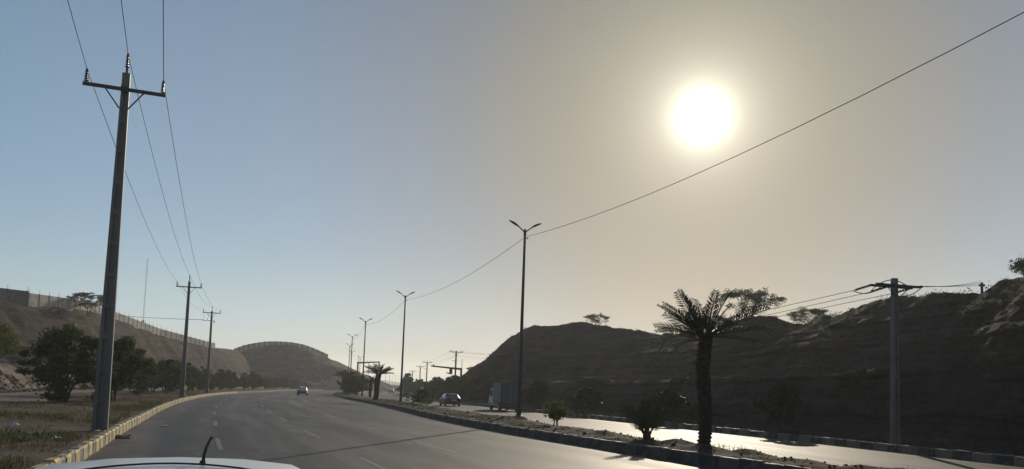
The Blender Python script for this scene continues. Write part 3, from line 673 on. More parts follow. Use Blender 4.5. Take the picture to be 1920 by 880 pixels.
# conductors: strain insulators at the near pole, on to the cliff pole and the far poles
for k in range(3):
    la = Vector(((-1.0, -0.15, 1.0)[k], 0.22, rp_H - 0.33)); wa = MRP @ la
    tgt = fa[0][k]; dr = (tgt - wa).normalized(); wb_ = wa + dr * 1.15 + Vector((0, 0, -0.12))
    strain(rp, la, inv @ wb_)
    pts = sag(wb_, tgt, 1.5, 24)
    for i in range(4):
        pts += sag(fa[i][k], fa[i + 1][k], 0.45, 10)[1:]
    w = MB(); w.tube(pts, 0.0125, 5)
    tag(w.build('overhead_wire', WIRE), 'thin %s wire running from the cliff-foot strain pole down the right roadside' % ['lowest', 'middle', 'upper'][k], 'wire', 'power line wires on the right')
    lb_ = Vector(((-1.0, 0.15, 1.0)[k], -0.22, rp_H - 0.33)); wc = MRP @ lb_; hill_end = Vector((29.5, 50.0, 9.55 + 0.13 * k))
    we = wc + (hill_end - wc).normalized() * 0.95
    strain(rp, lb_, inv @ we)
    w = MB(); w.tube(sag(we, hill_end, 0.1, 10), 0.0125, 5); tag(w.build('overhead_wire', WIRE), 'short taut wire from the strain pole up to the cliff top, %s of three' % ['lowest', 'middle', 'highest'][k], 'wire', 'wires to the cliff top')
    mid = (wb_ + we) / 2 + Vector((0, 0, -0.5 if k != 1 else 0.75))
    n = 12; jp = [wb_ * (1 - q / n) ** 2 + mid * 2 * (q / n) * (1 - q / n) * 1.0 + we * (q / n) ** 2 for q in range(n + 1)]
    jp = [inv @ q for q in jp]
    m = MB(); m.tube(jp, 0.02, 5); m.build('jumper_loop', WIRE, rp)

ap = thing('anchor_post', 'short dark post on the cliff edge where the taut wires end', 'post', (29.55, 50.05, 8.45))
m = MB(); m.tube([(0, 0, -0.6), (0, 0, 1.28)], [0.09, 0.08], 8); m.build('post', STEEL, ap)
m = MB(); m.box((0, 0, 1.1), (0.3, 0.2, 0.12)); m.build('clamp', STEEL, ap)
# ------------------------------------------------------------------ gantries
def gantry(loc, arm, H, lab, s=-1, boxes=True):
    t = thing('camera_gantry', lab, 'gantry', loc)
    m = MB(); m.tube([(0, 0, -0.2), (0, 0, H)], [0.22, 0.19], 8); m.build('post', STEEL, t)
    m = MB(); m.tube([(0, 0, H - 0.25), (s * arm, 0, H + 0.15)], [0.2, 0.13], 6); m.build('arm', STEEL, t)
    m = MB(); m.tube([(0.1, 0, H), (0.1, 0, H + 1.6)], 0.05, 5); m.build('aerial', STEEL, t)
    if boxes:
        m = MB(); m.box((s * 1.9, -0.1, H - 0.75), (0.55, 0.4, 0.95)); m.build('camera_box', STEEL, t)
        m = MB(); m.tube([(s * 1.9, -0.1, H - 1.2), (s * 2.7, -0.2, H - 1.0)], 0.1, 6); m.build('floodlight', STEEL, t)
        m = MB(); m.box((s * (arm - 0.5), 0, H + 0.32), (0.2, 0.25, 0.3)); m.build('camera', STEEL, t)
    return t
gantry((-9.1, 148, 0.2), 5.6, 5.7, 'dark cantilever gantry with camera boxes reaching over the right road')
gantry((-37.4, 196, 0.3), 5.4, 7.5, 'dark cantilever gantry rising from the median trees', 1, False)
# ------------------------------------------------------------------ concrete panel walls
def panel_wall(name, lab, pts, H, step, m, brackets=True, pw=0.22, th=0.16, pm_=None):
    t = thing(name, lab, 'wall', (0, 0, 0))
    P = [Vector(p) for p in pts]; d = [0]
    for a, b in zip(P, P[1:]): d.append(d[-1] + (b.xy - a.xy).length)
    n = max(1, round(d[-1] / step)); s_ = [d[-1] * i / n for i in range(n + 1)]
    Q = [Vector(tuple(np.interp(s, d, [p[k] for p in P]) for k in range(3))) for s in s_]
    for i in range(n):
        a, b = Q[i], Q[i + 1]; dr = (b - a); nn = Vector((-dr.y, dr.x, 0)).normalized() * th / 2
        dd = Vector((dr.x, dr.y, dr.z)) * (0.5 * pw / dr.length) 
        a2, b2 = a + dd, b - dd; mb = MB()
        v = [a2 - nn, b2 - nn, b2 + nn, a2 + nn]; mb.add([q - Vector((0, 0, 1.2)) for q in v] + [q + Vector((0, 0, H)) for q in v], [(3, 2, 1, 0), (4, 5, 6, 7), (0, 1, 5, 4), (1, 2, 6, 5), (2, 3, 7, 6), (3, 0, 4, 7)])
        mb.build('wall_panel', m, t)
    for i, q in enumerate(Q):
        mb = MB(); a = math.atan2((Q[min(i + 1, n)] - Q[max(i - 1, 0)]).y, (Q[min(i + 1, n)] - Q[max(i - 1, 0)]).x)
        M = Matrix.Translation(q) @ Matrix.Rotation(a, 4, 'Z'); mb.box((0, 0, (H - 1.2 + 0.05) / 2), (pw, th + 0.18, H + 1.2 + 0.05), M); o = mb.build('post', pm_ or m, t)
        if brackets:
            mb = MB()
            for s in (-1, 1): mb.tube([M @ Vector((0, 0, H)), M @ Vector((0, s * 0.02, H + 0.35)), M @ Vector((s * 0.28, s * 0.2, H + 0.75))], 0.014, 4)
            mb.build('wire_bracket', STEEL, t)
    return t
def lh(x, y): 
    o = (float(LK(y)) - 0.2 - x) * 0.95; return float(left_height(np.array([o]), np.array([float(y)]))[0])
def onhill(l): return [(x, y, lh(x, y) - 0.15) for x, y in l]
panel_wall('concrete_wall', 'grey plain concrete wall at the corner above the earth slope', [(-84, 112, 13.1), (-81.5, 127, 13.3), (-79.6, 130.5, 13.35)][:3], 2.1, 3.0, CONC)  # shadow on this wall's face is put into its darker concrete colour
panel_wall('panel_wall', 'long pale precast panel wall with wire brackets along the left hill crest', [(-79.6, 131, 13.3), (-80, 145, 13.9), (-86.5, 175, 14.1), (-90.5, 205, 12.9), (-89.5, 235, 11.5), (-92, 248, 11.6)], 1.9, 3.0, WALLM)
panel_wall('hilltop_wall', 'pale panel wall arching over the crest of the far hill', [(-113, 327, 13.2), (-110.5, 331, 15.0), (-107, 334, 16.2), (-103, 335, 17.0), (-98, 336, 17.3), (-93, 337, 17.2), (-88, 339, 16.5), (-83, 341, 14.8), (-79, 344, 12.9)], 2.2, 2.2, WALLM, brackets=False, pw=0.55, th=0.2, pm_=CONC)
m = MB(); q = [(x, y, fhz(x, y) + 0.25) for x, y in ((-77.5, 322), (-76, 318), (-74, 313), (-72, 308), (-70, 303), (-68, 298))]
m.tube(q, 0.28, 6); tag(m.build('slope_pipe', STEEL), 'straight dark pipe lying diagonally down the far hill slope', 'pipe')

# ------------------------------------------------------------------ vegetation
def leaves_mesh(name, C, size, rs, flat=0.0, aspect=0.5):
    """C: n x 3 leaf centres; every leaf a small pointed quad"""
    n = len(C); a = rs.normal(size=(n, 3)); a[:, 2] *= (1 - flat); a /= np.linalg.norm(a, axis=1)[:, None] + 1e-9
    b = rs.normal(size=(n, 3)); b -= a * (a * b).sum(1)[:, None]; b /= np.linalg.norm(b, axis=1)[:, None] + 1e-9
    s = (size * rs.uniform(0.6, 1.35, n))[:, None]
    V = np.stack([C - a * s, C + b * s * aspect, C + a * s, C - b * s * aspect], 1).reshape(-1, 3)
    me = bpy.data.meshes.new(name); fast_mesh(me, V, np.arange(4 * n).reshape(n, 4)); return me
def make_tree(name, lab, cat, H, spread, trunkh, seed, nleaf, lsize, lm, stems=3, shape='round', group=None, trunk_r=0.09):
    r = random.Random(seed); rs = np.random.default_rng(seed); t = thing(name, lab, cat, (0, 0, 0), 0, group)
    tk = MB(); tips = []
    for s in range(stems):
        a = 6.283 * (s + r.uniform(-.3, .3)) / stems; lean = spread * 0.25
        p0 = Vector((0.12 * math.cos(a) * (stems > 1), 0.12 * math.sin(a) * (stems > 1), -0.1)); p1 = Vector((lean * 0.5 * math.cos(a), lean * 0.5 * math.sin(a), trunkh * 0.55)); p2 = Vector((lean * math.cos(a), lean * math.sin(a), trunkh))
        tk.tube([p0, p1, p2], [trunk_r, trunk_r * 0.8, trunk_r * 0.65], 6)
        for b in range(5):
            e = r.uniform(0.2, 1.1); aa = a + r.uniform(-1.3, 1.3); ln = (H - trunkh) * r.uniform(0.45, 0.8)
            if shape == 'umbrella': e = r.uniform(0.25, 0.55); ln = spread * r.uniform(0.6, 1.0); aa = r.uniform(0, 6.283)
            q = p2 + Vector((math.cos(aa) * math.cos(e), math.sin(aa) * math.cos(e), math.sin(e))) * ln
            mid = p2.lerp(q, 0.5) + Vector((r.uniform(-.1, .1), r.uniform(-.1, .1), 0.12)) * ln * 0.5
            tk.tube([p2, mid, q], [trunk_r * 0.5, trunk_r * 0.32, trunk_r * 0.15], 5); tips += [mid, q]
            for c in range(3):
                w = mid.lerp(q, r.random()) + Vector((r.gauss(0, 1), r.gauss(0, 1), r.gauss(0.2, 0.6))) * ln * 0.25
                tk.tube([mid, w], [trunk_r * 0.2, trunk_r * 0.08], 4); tips.append(w)
    tk.build('trunk', BARK, t)
    K = 34 if shape == 'round' else 40; cl = []
    zc = (H + trunkh * 0.75) / 2; hz = (H - trunkh * 0.75) / 2
    for i in range(K):
        if shape == 'umbrella':
            a = r.uniform(0, 6.283); q = math.sqrt(r.random()); cl.append((spread * q * math.cos(a), spread * q * math.sin(a), H - 0.10 * H - 0.22 * H * q * q + r.uniform(-.06, .06) * H, spread * r.uniform(.14, .26), 0.35))
        else:
            a = r.uniform(0, 6.283); zz = r.uniform(-1, 1); rr = math.sqrt(1 - zz * zz) * r.uniform(0.45, 0.95); k = 1 - 0.25 * max(zz, 0)
            cl.append((spread * rr * k * math.cos(a), spread * rr * k * math.sin(a), zc + hz * zz * 0.86, spread * r.uniform(.18, .38), 0.8))
    cl += [(q.x, q.y, q.z, spread * 0.16, 0.7) for q in tips[::2]]
    w = np.array([c[3] ** 2 for c in cl]); w /= w.sum(); pick = rs.choice(len(cl), nleaf, p=w); A = np.array(cl)[pick]
    d = rs.normal(size=(nleaf, 3)); d /= np.linalg.norm(d, axis=1)[:, None]; d *= (rs.uniform(0, 1, nleaf) ** 0.45)[:, None]
    C = A[:, :3] + d * A[:, 3:4] * np.stack([np.ones(nleaf), np.ones(nleaf), A[:, 4]], 1)
    C[:, 2] = np.maximum(C[:, 2], 0.05)
    link('crown', leaves_mesh('crown', C, lsize, rs, flat=0.2 if shape == 'umbrella' else 0.0), lm, t)
    return t
def place(t, x, y, z, rz=None, s=1.0):
    t.location = (x, y, z); t.rotation_euler = (0, 0, rnd.uniform(0, 6.28) if rz is None else rz); t.scale = (s, s, s) if not hasattr(s, '__len__') else s; return t
# left roadside row
t1 = place(make_tree('roadside_tree', 'large dark leafy tree with several stems between the nearest power pole and the pale rock', 'tree', 4.8, 2.15, 1.15, 21, 15000, 0.10, LEAF1, 4), -27.1, 48.9, 0.15)
t1b = place(make_tree('roadside_tree', 'dark leafy tree half hidden behind the nearest power pole', 'tree', 4.5, 1.7, 1.2, 22, 11000, 0.10, LEAF1, 3), -26.3, 53.5, 0.15)
va = make_tree('roadside_tree', 'rounded green tree on two thin stems beside the dirt track', 'tree', 4.6, 1.55, 1.25, 23, 10000, 0.105, LEAF1, 2); place(va, -36.4, 78.6, 0.15)
vb = make_tree('roadside_tree', 'bushy dark green tree just left of the second power pole', 'tree', 3.9, 1.6, 0.9, 24, 9000, 0.11, LEAF1, 3); place(vb, -38.4, 90, 0.15)
vc = make_tree('roadside_tree', 'low bushy tree in the dense green row along the left kerb', 'tree', 3.6, 1.7, 0.6, 25, 8000, 0.12, LEAF1, 3, group='trees in the left roadside row')
row = []
y = 63.5
dense = [(63.5, 5.2, 0.95), (68, 6.6, 0.9), (84, 5.8, 0.95)]
y = 94
while y < 330:
    dense.append((y, rnd.uniform(4.8, 8.0), rnd.uniform(0.78, 1.02) * (1.08 if y < 120 else 0.92 if y < 200 else 0.85))); y += rnd.uniform(2.6, 4.6) if y < 200 else rnd.uniform(4, 7)
used = False
for i, (y, o, s) in enumerate(dense):
    x = float(LK(y)) - o / 0.95; src = (va, vb, vc)[i % 3]
    lb = ('dark roadside tree standing between the nearest and the second power pole' if y < 76 else 'bushy tree in the green row between the second and third power poles' if y < 107
          else 'low bushy tree in the row beyond the third power pole, below the panel wall' if y < 190 else 'small hazy bush in the row at the foot of the far hill')
    gp = ('trees behind the nearest pole', 'trees between second and third poles', 'trees beyond the third pole', 'bushes below the far hill')[0 if y < 76 else 1 if y < 107 else 2 if y < 190 else 3]
    if not used: place(vc, x, y, 0.12, s=s); used = True; vc['label'] = lb; vc['group'] = gp; continue
    q = dup(src, (x, y, 0.12), rnd.uniform(0, 6.28), (s * rnd.uniform(0.8, 1.15), s * rnd.uniform(0.8, 1.15), s * rnd.uniform(0.72, 1.22)), lb, gp)
# small bushes at the feet of the trees
b0 = make_tree('low_bush', 'small round dark bush in the dry grass beside the nearest power pole', 'bush', 0.95, 0.6, 0.12, 31, 2200, 0.05, LEAF1, 4, trunk_r=0.02); place(b0, -23.6, 46.5, 0.18)
dup(b0, (-26.4, 46.8, 0.18), 1.2, 1.15, 'small bush at the foot of the large many-stemmed tree')
dup(b0, (-35.4, 76.5, 0.18), 2.2, 0.9, 'small bush at the foot of the two-stemmed tree')
sl = make_tree('slope_tree', 'bright green bushy tree growing on the slope above the pale rock', 'tree', 3.6, 2.0, 0.8, 33, 6000, 0.09, LEAF3, 3); place(sl, -45.0, 70, 2.6)
# acacias on the crests
ac1 = make_tree('acacia_tree', 'dark spreading acacia growing against the panel wall on the left hill crest', 'tree', 4.6, 3.2, 1.5, 41, 7000, 0.10, LEAF2, 3, 'umbrella'); place(ac1, -78.0, 146.5, 12.9)
def gz(x, y):
    d = (CLIFF[:, 70:, 0] - x) ** 2 + (CLIFF[:, 70:, 1] - y) ** 2; i = np.unravel_index(np.argmin(d), d.shape); return float(CLIFF[i[0], 70 + i[1], 2]) - 0.1
ac2 = make_tree('acacia_tree', 'broad spreading acacia on the cliff top behind the tall palm', 'tree', 3.3, 3.3, 1.0, 42, 8000, 0.075, LEAF2, 3, 'umbrella'); place(ac2, 24.9, 83.5, gz(24.9, 83.5))
ac3 = dup(ac2, (27.9, 74.6, gz(27.9, 74.6)), 2.0, (0.62, 0.62, 0.62), 'small flat acacia on the cliff top between the palm and the strain pole')
ac4 = dup(ac2, (12.6, 118, gz(12.6, 118)), 4.0, (0.55, 0.55, 0.62), 'lone little umbrella-shaped acacia on the highest cliff crest')
dup(ac2, (21.2, 84.5, gz(21.2, 84.5)), 1.0, (0.6, 0.6, 0.7), 'low acacia half hidden by the fronds of the tall palm')
dup(ac2, (35.0, 50.8, gz(35.0, 50.8)), 3.0, (0.75, 0.75, 1.25), 'sparse acacia above the cliff edge beyond the strain pole')
dup(ac2, (-7.2, 149.5, gz(-7.2, 149.5)), 3.6, (0.3, 0.3, 0.36), 'tiny shrub on the low end of the cliff above the gantry')
# trees at the foot of the cliff
def foot(x, y):
    d = (CLIFF[..., 0] - x) ** 2 + (CLIFF[..., 1] - y) ** 2; i = np.unravel_index(np.argmin(d), d.shape); return float(CLIFF[i][2]) - 0.12
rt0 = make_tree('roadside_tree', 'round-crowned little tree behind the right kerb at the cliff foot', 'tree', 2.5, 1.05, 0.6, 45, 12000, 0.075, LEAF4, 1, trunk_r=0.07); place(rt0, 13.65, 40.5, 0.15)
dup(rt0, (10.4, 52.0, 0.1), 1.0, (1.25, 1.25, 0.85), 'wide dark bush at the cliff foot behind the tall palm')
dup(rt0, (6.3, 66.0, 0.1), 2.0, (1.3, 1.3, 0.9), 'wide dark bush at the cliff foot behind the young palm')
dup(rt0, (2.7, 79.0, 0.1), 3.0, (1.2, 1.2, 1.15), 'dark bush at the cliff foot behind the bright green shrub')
for i, (x, y, s) in enumerate([(-2.2, 108, 1.6), (-5.3, 117, 1.9), (-7.6, 124, 2.0), (-9.2, 131, 1.9), (-12.2, 139, 1.8), (-14.6, 147, 1.5), (-11.2, 143, 1.6)]):
    dup(vb, (x, y, 0.0), i * 1.1, (s * 0.62, s * 0.62, s * 0.55), 'dark green bushy tree in the clump below the low end of the cliff', 'trees below the cliff end')
for i, (x, y, s) in enumerate([(-16.5, 176, 1.15), (-21.4, 190, 1.25), (-25.6, 196, 1.2), (-27.2, 214, 1.5), (-24, 205, 1.1), (-30, 236, 1.4), (-33, 255, 1.3), (-36, 285, 1.3)]):
    dup((va, vb, vc)[i % 3], (x, y, 0.0), i * 1.7, (s * 0.8, s * 0.8, s * 0.85), 'hazy far tree beneath the small power poles on the right', 'far trees on the right')
# median shrubs
sh = make_tree('green_shrub', 'bright green leafy shrub on the median beside the nearest street lamp', 'shrub', 1.12, 0.62, 0.32, 51, 2600, 0.045, LEAF3, 5, trunk_r=0.018); place(sh, 2.15, 36.8, 0.36)
md = dup(b0, (-8.0, 73.5, 0.3), 0.5, (1.9, 1.9, 1.5), 'low round bush on the median near the second street lamp')
sp = make_tree('sparse_weed', 'sparse pale weed on the median below the low round bush', 'weed', 0.85, 0.7, 0.2, 53, 420, 0.05, LEAF3, 6, trunk_r=0.012); place(sp, -7.0, 68.5, 0.3)
for i, (x, y, s) in enumerate([(-26.2, 138, 1.0), (-28.3, 146, 1.1), (-30.6, 157, 1.2), (-33.4, 166, 1.1), (-25.0, 131, 0.8), (-35, 176, 1.1)]):
    dup((vb, vc)[i % 2], (x, y, 0.2), i * 0.9, (s, s, s * 0.95), 'dark bushy tree in the crowded clump on the median', 'trees crowding the median')

# ------------------------------------------------------------------ date palms
def frond_mesh(L_, el, droop, nleaf, seed, lw=0.018, ll=0.34):
    r = random.Random(seed); mb = MB(); ra = MB(); n = 14; pts = []
    for i in range(n + 1):
        u = i / n; a = el - droop * u * u; 
        if i == 0: p = Vector((0.10, 0, 0))
        else: p = pts[-1] + Vector((math.cos(a), 0, math.sin(a))) * (L_ / n)
        pts.append(p)
    ra.tube(pts, [0.028 * (1 - 0.85 * i / n) + 0.003 for i in range(n + 1)], 4)
    for k in range(nleaf):
        u = 0.16 + 0.84 * k / nleaf; f = u * n; i = min(int(f), n - 1); p = pts[i].lerp(pts[i + 1], f - i); t = (pts[i + 1] - pts[i]).normalized()
        nv = Vector((-t.z, 0, t.x))
        for s in (-1, 1):
            l = ll * (math.sin(math.pi * min(1, 0.18 + 0.78 * u)) ** 0.6) * r.uniform(0.85, 1.1)
            d = (t * r.uniform(0.62, 0.80) + Vector((0, s, 0)) * r.uniform(0.70, 0.85) + nv * r.uniform(0.05, 0.3)).normalized()
            w = t.cross(d).normalized().cross(d) * lw * 0.5
            q = p + d * l - Vector((0, 0, 0.05 * l)); m_ = p + d * l * 0.4
            mb.add([p, m_ + w, q, m_ - w], [(0, 1, 2, 3)])
    return ra, mb
def make_palm(lab, H, r0, nf, L_, seed, dead=0, group=None, nleaf=44, elmin=0.15, elmax=1.35, lw=0.02, ll=0.34, boots=True):
    r = random.Random(seed); t = thing('date_palm', lab, 'palm', (0, 0, 0), 0, group)
    tk = MB(); n = 10
    tk.tube([(0.05 * math.sin(i * 0.7) * (H > 2), 0, -0.15 + (H + 0.15) * i / n) for i in range(n + 1)], [r0 * (1.12 if i == 0 else 0.86 if i < 5 else 0.98 if i < 9 else 0.8) for i in range(n + 1)], 10)
    if boots:
        rows = int(H / 0.11)
        for i in range(rows):
            z = 0.05 + i * 0.11
            for k in range(9):
                a = (k + (i % 2) * 0.5 + r.uniform(-.1, .1)) * 0.698; rr = r0 * (0.84 if z < H * 0.5 else 0.95); o_ = rr + r.uniform(0.03, 0.075); hw = r0 * 0.30
                ca, sa = math.cos(a), math.sin(a); T = Vector((-sa, ca, 0)); N_ = Vector((ca, sa, 0)); c = Vector((0.05 * math.sin(z / H * 7) * (H > 2), 0, z))
                tk.add([c + N_ * rr * 0.9 - T * hw, c + N_ * rr * 0.9 + T * hw, c + N_ * o_ + T * hw * 0.5 + Vector((0, 0, 0.12)), c + N_ * o_ - T * hw * 0.5 + Vector((0, 0, 0.12)), c + N_ * rr * 0.85 + Vector((0, 0, 0.16))],
                       [(0, 1, 2, 3), (3, 2, 4), (0, 3, 4), (1, 4, 2)])
    tk.build('trunk', PALMB, t)
    for k in range(nf):
        u = (k + 0.5) / nf; el = elmax - (elmax - elmin) * u ** 0.85; a = k * 2.39996 + r.uniform(-.2, .2)
        ra, lf = frond_mesh(L_ * r.uniform(0.85, 1.08) * (0.82 + 0.25 * u), el + r.uniform(-.08, .08), r.uniform(0.12, 0.45), nleaf, seed * 50 + k, lw, ll)
        M = Matrix.Translation((0, 0, H - 0.05)) @ Matrix.Rotation(a, 4, 'Z') @ Matrix.Rotation(r.uniform(-.9, .9), 4, 'X')
        o = ra.build('frond', PALML, t); o.matrix_local = M; lf.build('leaflets', PALML, o)
    for k in range(dead):
        ra, lf = frond_mesh(L_ * 0.95, 0.35 - 0.3 * k, 2.6, 26, seed * 77 + k, lw, ll * 0.55)
        o = ra.build('dead_frond', DEADL, t); o.matrix_local = Matrix.Translation((0, 0, H - 0.2)) @ Matrix.Rotation(math.pi * 0.98 + k * 0.55, 4, 'Z'); lf.build('leaflets', DEADL, o)
    return t
p1 = make_palm('tall date palm with a thick dark trunk and feathery crown on the median', 3.4, 0.185, 30, 1.95, 5, dead=2, nleaf=20, elmin=0.08, elmax=1.42, lw=0.044, ll=0.36); place(p1, 5.75, 23.7, 0.3, 0.0)
p2 = make_palm('low young date palm with upright fronds and no trunk on the median', 0.22, 0.15, 16, 1.38, 6, nleaf=28, elmin=1.26, elmax=1.53, lw=0.028, ll=0.36, boots=False); place(p2, 4.75, 27.6, 0.32, 0.0)
p3 = make_palm('leaning date palm on the median between the second and third street lamps', 3.0, 0.30, 26, 1.75, 7, nleaf=26, elmin=0.1, elmax=1.4, lw=0.045, ll=0.36); place(p3, -14.8, 88.6, 0.3, 0.0); p3.rotation_euler = (0, R(5), 0)
for i, (x, y, s, lb) in enumerate([(-31.2, 152, 1.15, 'dark date palm rising out of the median clump beneath the lamps'), (-28.4, 142, 0.95, 'lower date palm in front of the median clump'), (-21.0, 121, 0.75, 'small bent date palm just behind the leaning palm')]):
    dup(p3, (x, y, 0.25), 1.7 * i + 0.4, s, lb)
for i, y in enumerate((205, 222, 240, 262, 285, 310, 340)):
    dup(p3, (float((ML(y) + MR(y)) / 2) + 1.2, y, 0.2), i * 1.3, 0.92, 'small hazy date palm in the far row along the median', 'far palms on the median')

# ------------------------------------------------------------------ dry grass and weeds
def blades(name, pos, hgt, wid, m, seed, per=7, spread=0.10):
    rs = np.random.default_rng(seed); n = len(pos) * per; P = np.repeat(pos, per, 0) + np.concatenate([rs.normal(0, spread, (n, 2)), np.zeros((n, 1))], 1)
    h = np.repeat(hgt, per) * rs.uniform(0.5, 1.2, n); a = rs.uniform(0, 6.283, n); ln = rs.uniform(0.15, 0.8, n) * h; b = rs.uniform(0, 6.283, n)
    W_ = np.stack([np.cos(a), np.sin(a), 0 * a], 1) * (wid * rs.uniform(0.6, 1.3, n))[:, None]; T = np.stack([np.cos(b) * ln, np.sin(b) * ln, h], 1)
    M_ = P + T * np.array([0.35, 0.35, 0.6]); V = np.stack([P - W_, P + W_, M_ + W_ * 0.7, P + T, M_ - W_ * 0.7], 1).reshape(-1, 3)
    me = bpy.data.meshes.new(name); fast_mesh(me, V, np.arange(5 * n).reshape(n, 5)); return link(name, me, m)
def scatter_left(n, y0, y1, o0, o1, seed, thr, sc=0.5):
    rs = np.random.default_rng(seed); y = y0 + (y1 - y0) * rs.uniform(0, 1, n) ** 1.5; o = rs.uniform(o0, o1, n)
    k = vnoise(o * sc, y * sc, seed) > thr; y, o = y[k], o[k]; z = left_height(o, y); return np.stack([LK(y) - 0.2 - o / 0.95, y, z - 0.02], 1)
ps = scatter_left(9000, 8, 120, 0.25, 7.2, 201, 0.42); o = blades('dry_grass', ps, rng.uniform(0.06, 0.22, len(ps)), 0.006, GRASS, 202)
tag(kind(o, 'stuff'), 'dry straw-coloured grass covering the left verge', 'grass')
ps = scatter_left(2600, 8, 60, 0.2, 5.5, 203, 0.55, 0.3); o = blades('green_weeds', ps, rng.uniform(0.10, 0.26, len(ps)), 0.011, WEED, 204, 9, 0.12)
tag(kind(o, 'stuff'), 'low green weeds among the dry grass by the left kerb', 'weeds')
yy = rng.uniform(15, 95, 2600); tt = rng.uniform(0.1, 0.9, 2600); k = vnoise(yy * 0.45, tt * 2, 205) > 0.72; yy, tt = yy[k], tt[k]
xx = ML(yy) + (MR(yy) - ML(yy)) * tt; zz = median_z(xx, yy, tt); o = blades('median_weeds', np.stack([xx, yy, zz - 0.02], 1), rng.uniform(0.05, 0.22, len(xx)), 0.007, WEED, 206, 7, 0.09)
tag(kind(o, 'stuff'), 'scattered dry weeds on the soil of the median', 'weeds')
# scrub tufts along the cliff top and the left slope
ci = rng.integers(60, CLIFF.shape[0] - 45, 620); cj = rng.integers(98, 124, 620); C = CLIFF[ci, cj] + np.array([0, 0, 0.02])
C = C.repeat(30, 0); C = C + rng.normal(0, 0.13, C.shape) * np.array([1, 1, 0.6])
ci = rng.integers(60, CLIFF.shape[0] - 45, 520); cj = rng.integers(60, 122, 520); D_ = CLIFF[ci, cj] + np.array([0, 0, 0.05])
D_ = D_.repeat(44, 0); D_ = D_ + rng.normal(0, 0.26, D_.shape) * np.array([1, 1, 0.7]); C = np.concatenate([C, D_])
tag(kind(link('cliff_scrub', leaves_mesh('cliff_scrub', C, 0.06, rng), LEAF2), 'stuff'), 'low dry scrub dotting the dark cliff top', 'scrub')
yy = rng.uniform(70, 250, 300); oo = rng.uniform(21, 45, 300); C = np.stack([LK(yy) - oo / 0.95, yy, left_height(oo, yy) + 0.1], 1).repeat(30, 0); C = C + rng.normal(0, 0.32, C.shape) * np.array([1, 1, 0.6])
tag(kind(link('slope_scrub', leaves_mesh('slope_scrub', C, 0.12, rng), LEAF2), 'stuff'), 'low dry scrub dotting the left earth slope', 'scrub')
xx = rng.uniform(-125, -55, 420); yy = rng.uniform(295, 336, 420); k = vnoise(xx * 0.08, yy * 0.12, 301) > 0.5; xx, yy = xx[k], yy[k]
C = np.array([[x, y, fhz(x, y) + 0.15] for x, y in zip(xx, yy)]).repeat(34, 0); C = C + rng.normal(0, 0.5, C.shape) * np.array([1, 1, 0.5])
tag(kind(link('hill_scrub', leaves_mesh('hill_scrub', C, 0.22, rng), LEAF2), 'stuff'), 'patches of low scrub on the slope of the far hill', 'scrub')
# stones and clods on the median and the verge
def stones(name, P, s0, s1, m, lab):
    mb = MB(); r = random.Random(5)
    for p in P:
        s = r.uniform(s0, s1) * (1 + 1.2 * (r.random() < 0.06)); M = Matrix.Translation(p) @ Matrix.Rotation(r.uniform(0, 6.28), 4, 'Z')
        v = [M @ Vector((x * s * r.uniform(.55, 1.0), y_ * s * r.uniform(.55, 1.0), z_ * s * r.uniform(.4, .7))) for z_ in (-0.6, 0.3) for x, y_ in ((1, 0.2), (0.3, 1), (-0.8, 0.7), (-0.9, -0.5), (0.2, -1))] + [M @ Vector((x * s * r.uniform(.3, .6), y_ * s * r.uniform(.3, .6), s * r.uniform(.5, .75))) for x, y_ in ((1, 0.2), (0.3, 1), (-0.8, 0.7), (-0.9, -0.5), (0.2, -1))]
        mb.add(v, [(i + 5 * l, (i + 1) % 5 + 5 * l, (i + 1) % 5 + 5 * l + 5, i + 5 * l + 5) for l in (0, 1) for i in range(5)] + [(10, 11, 12, 13, 14)])
    tag(kind(mb.build(name, m), 'stuff'), lab, 'stones')
yy = rng.uniform(14, 80, 1100); tt = rng.uniform(0.06, 0.94, 1100); xx = ML(yy) + (MR(yy) - ML(yy)) * tt
stones('median_stones', np.stack([xx, yy, median_z(xx, yy, tt)], 1), 0.012, 0.045, SOIL, 'small stones and clods lying on the median soil')
ps = scatter_left(2500, 8, 70, 0.2, 14, 210, 0.3); stones('verge_stones', ps, 0.02, 0.07, DIRT, 'small stones lying on the left verge and dirt track')
yy = 30 + 80 * rng.uniform(0, 1, 900); oo = rng.uniform(14.2, 17.5, 900); stones('rock_rubble', np.stack([LK(yy) - 0.2 - oo / 0.95, yy, left_height(oo, yy)], 1), 0.08, 0.30, PALE, 'pale broken rubble at the foot of the rock cut')
yy = 22 + 75 * rng.uniform(0, 1, 700); oo = rng.uniform(0.6, 2.6, 700); stones('cliff_rubble', np.stack([RK(yy) + oo, yy, 0.22 + 0 * yy], 1), 0.04, 0.16, ROCK_R, 'broken rubble between the right kerb and the cliff')
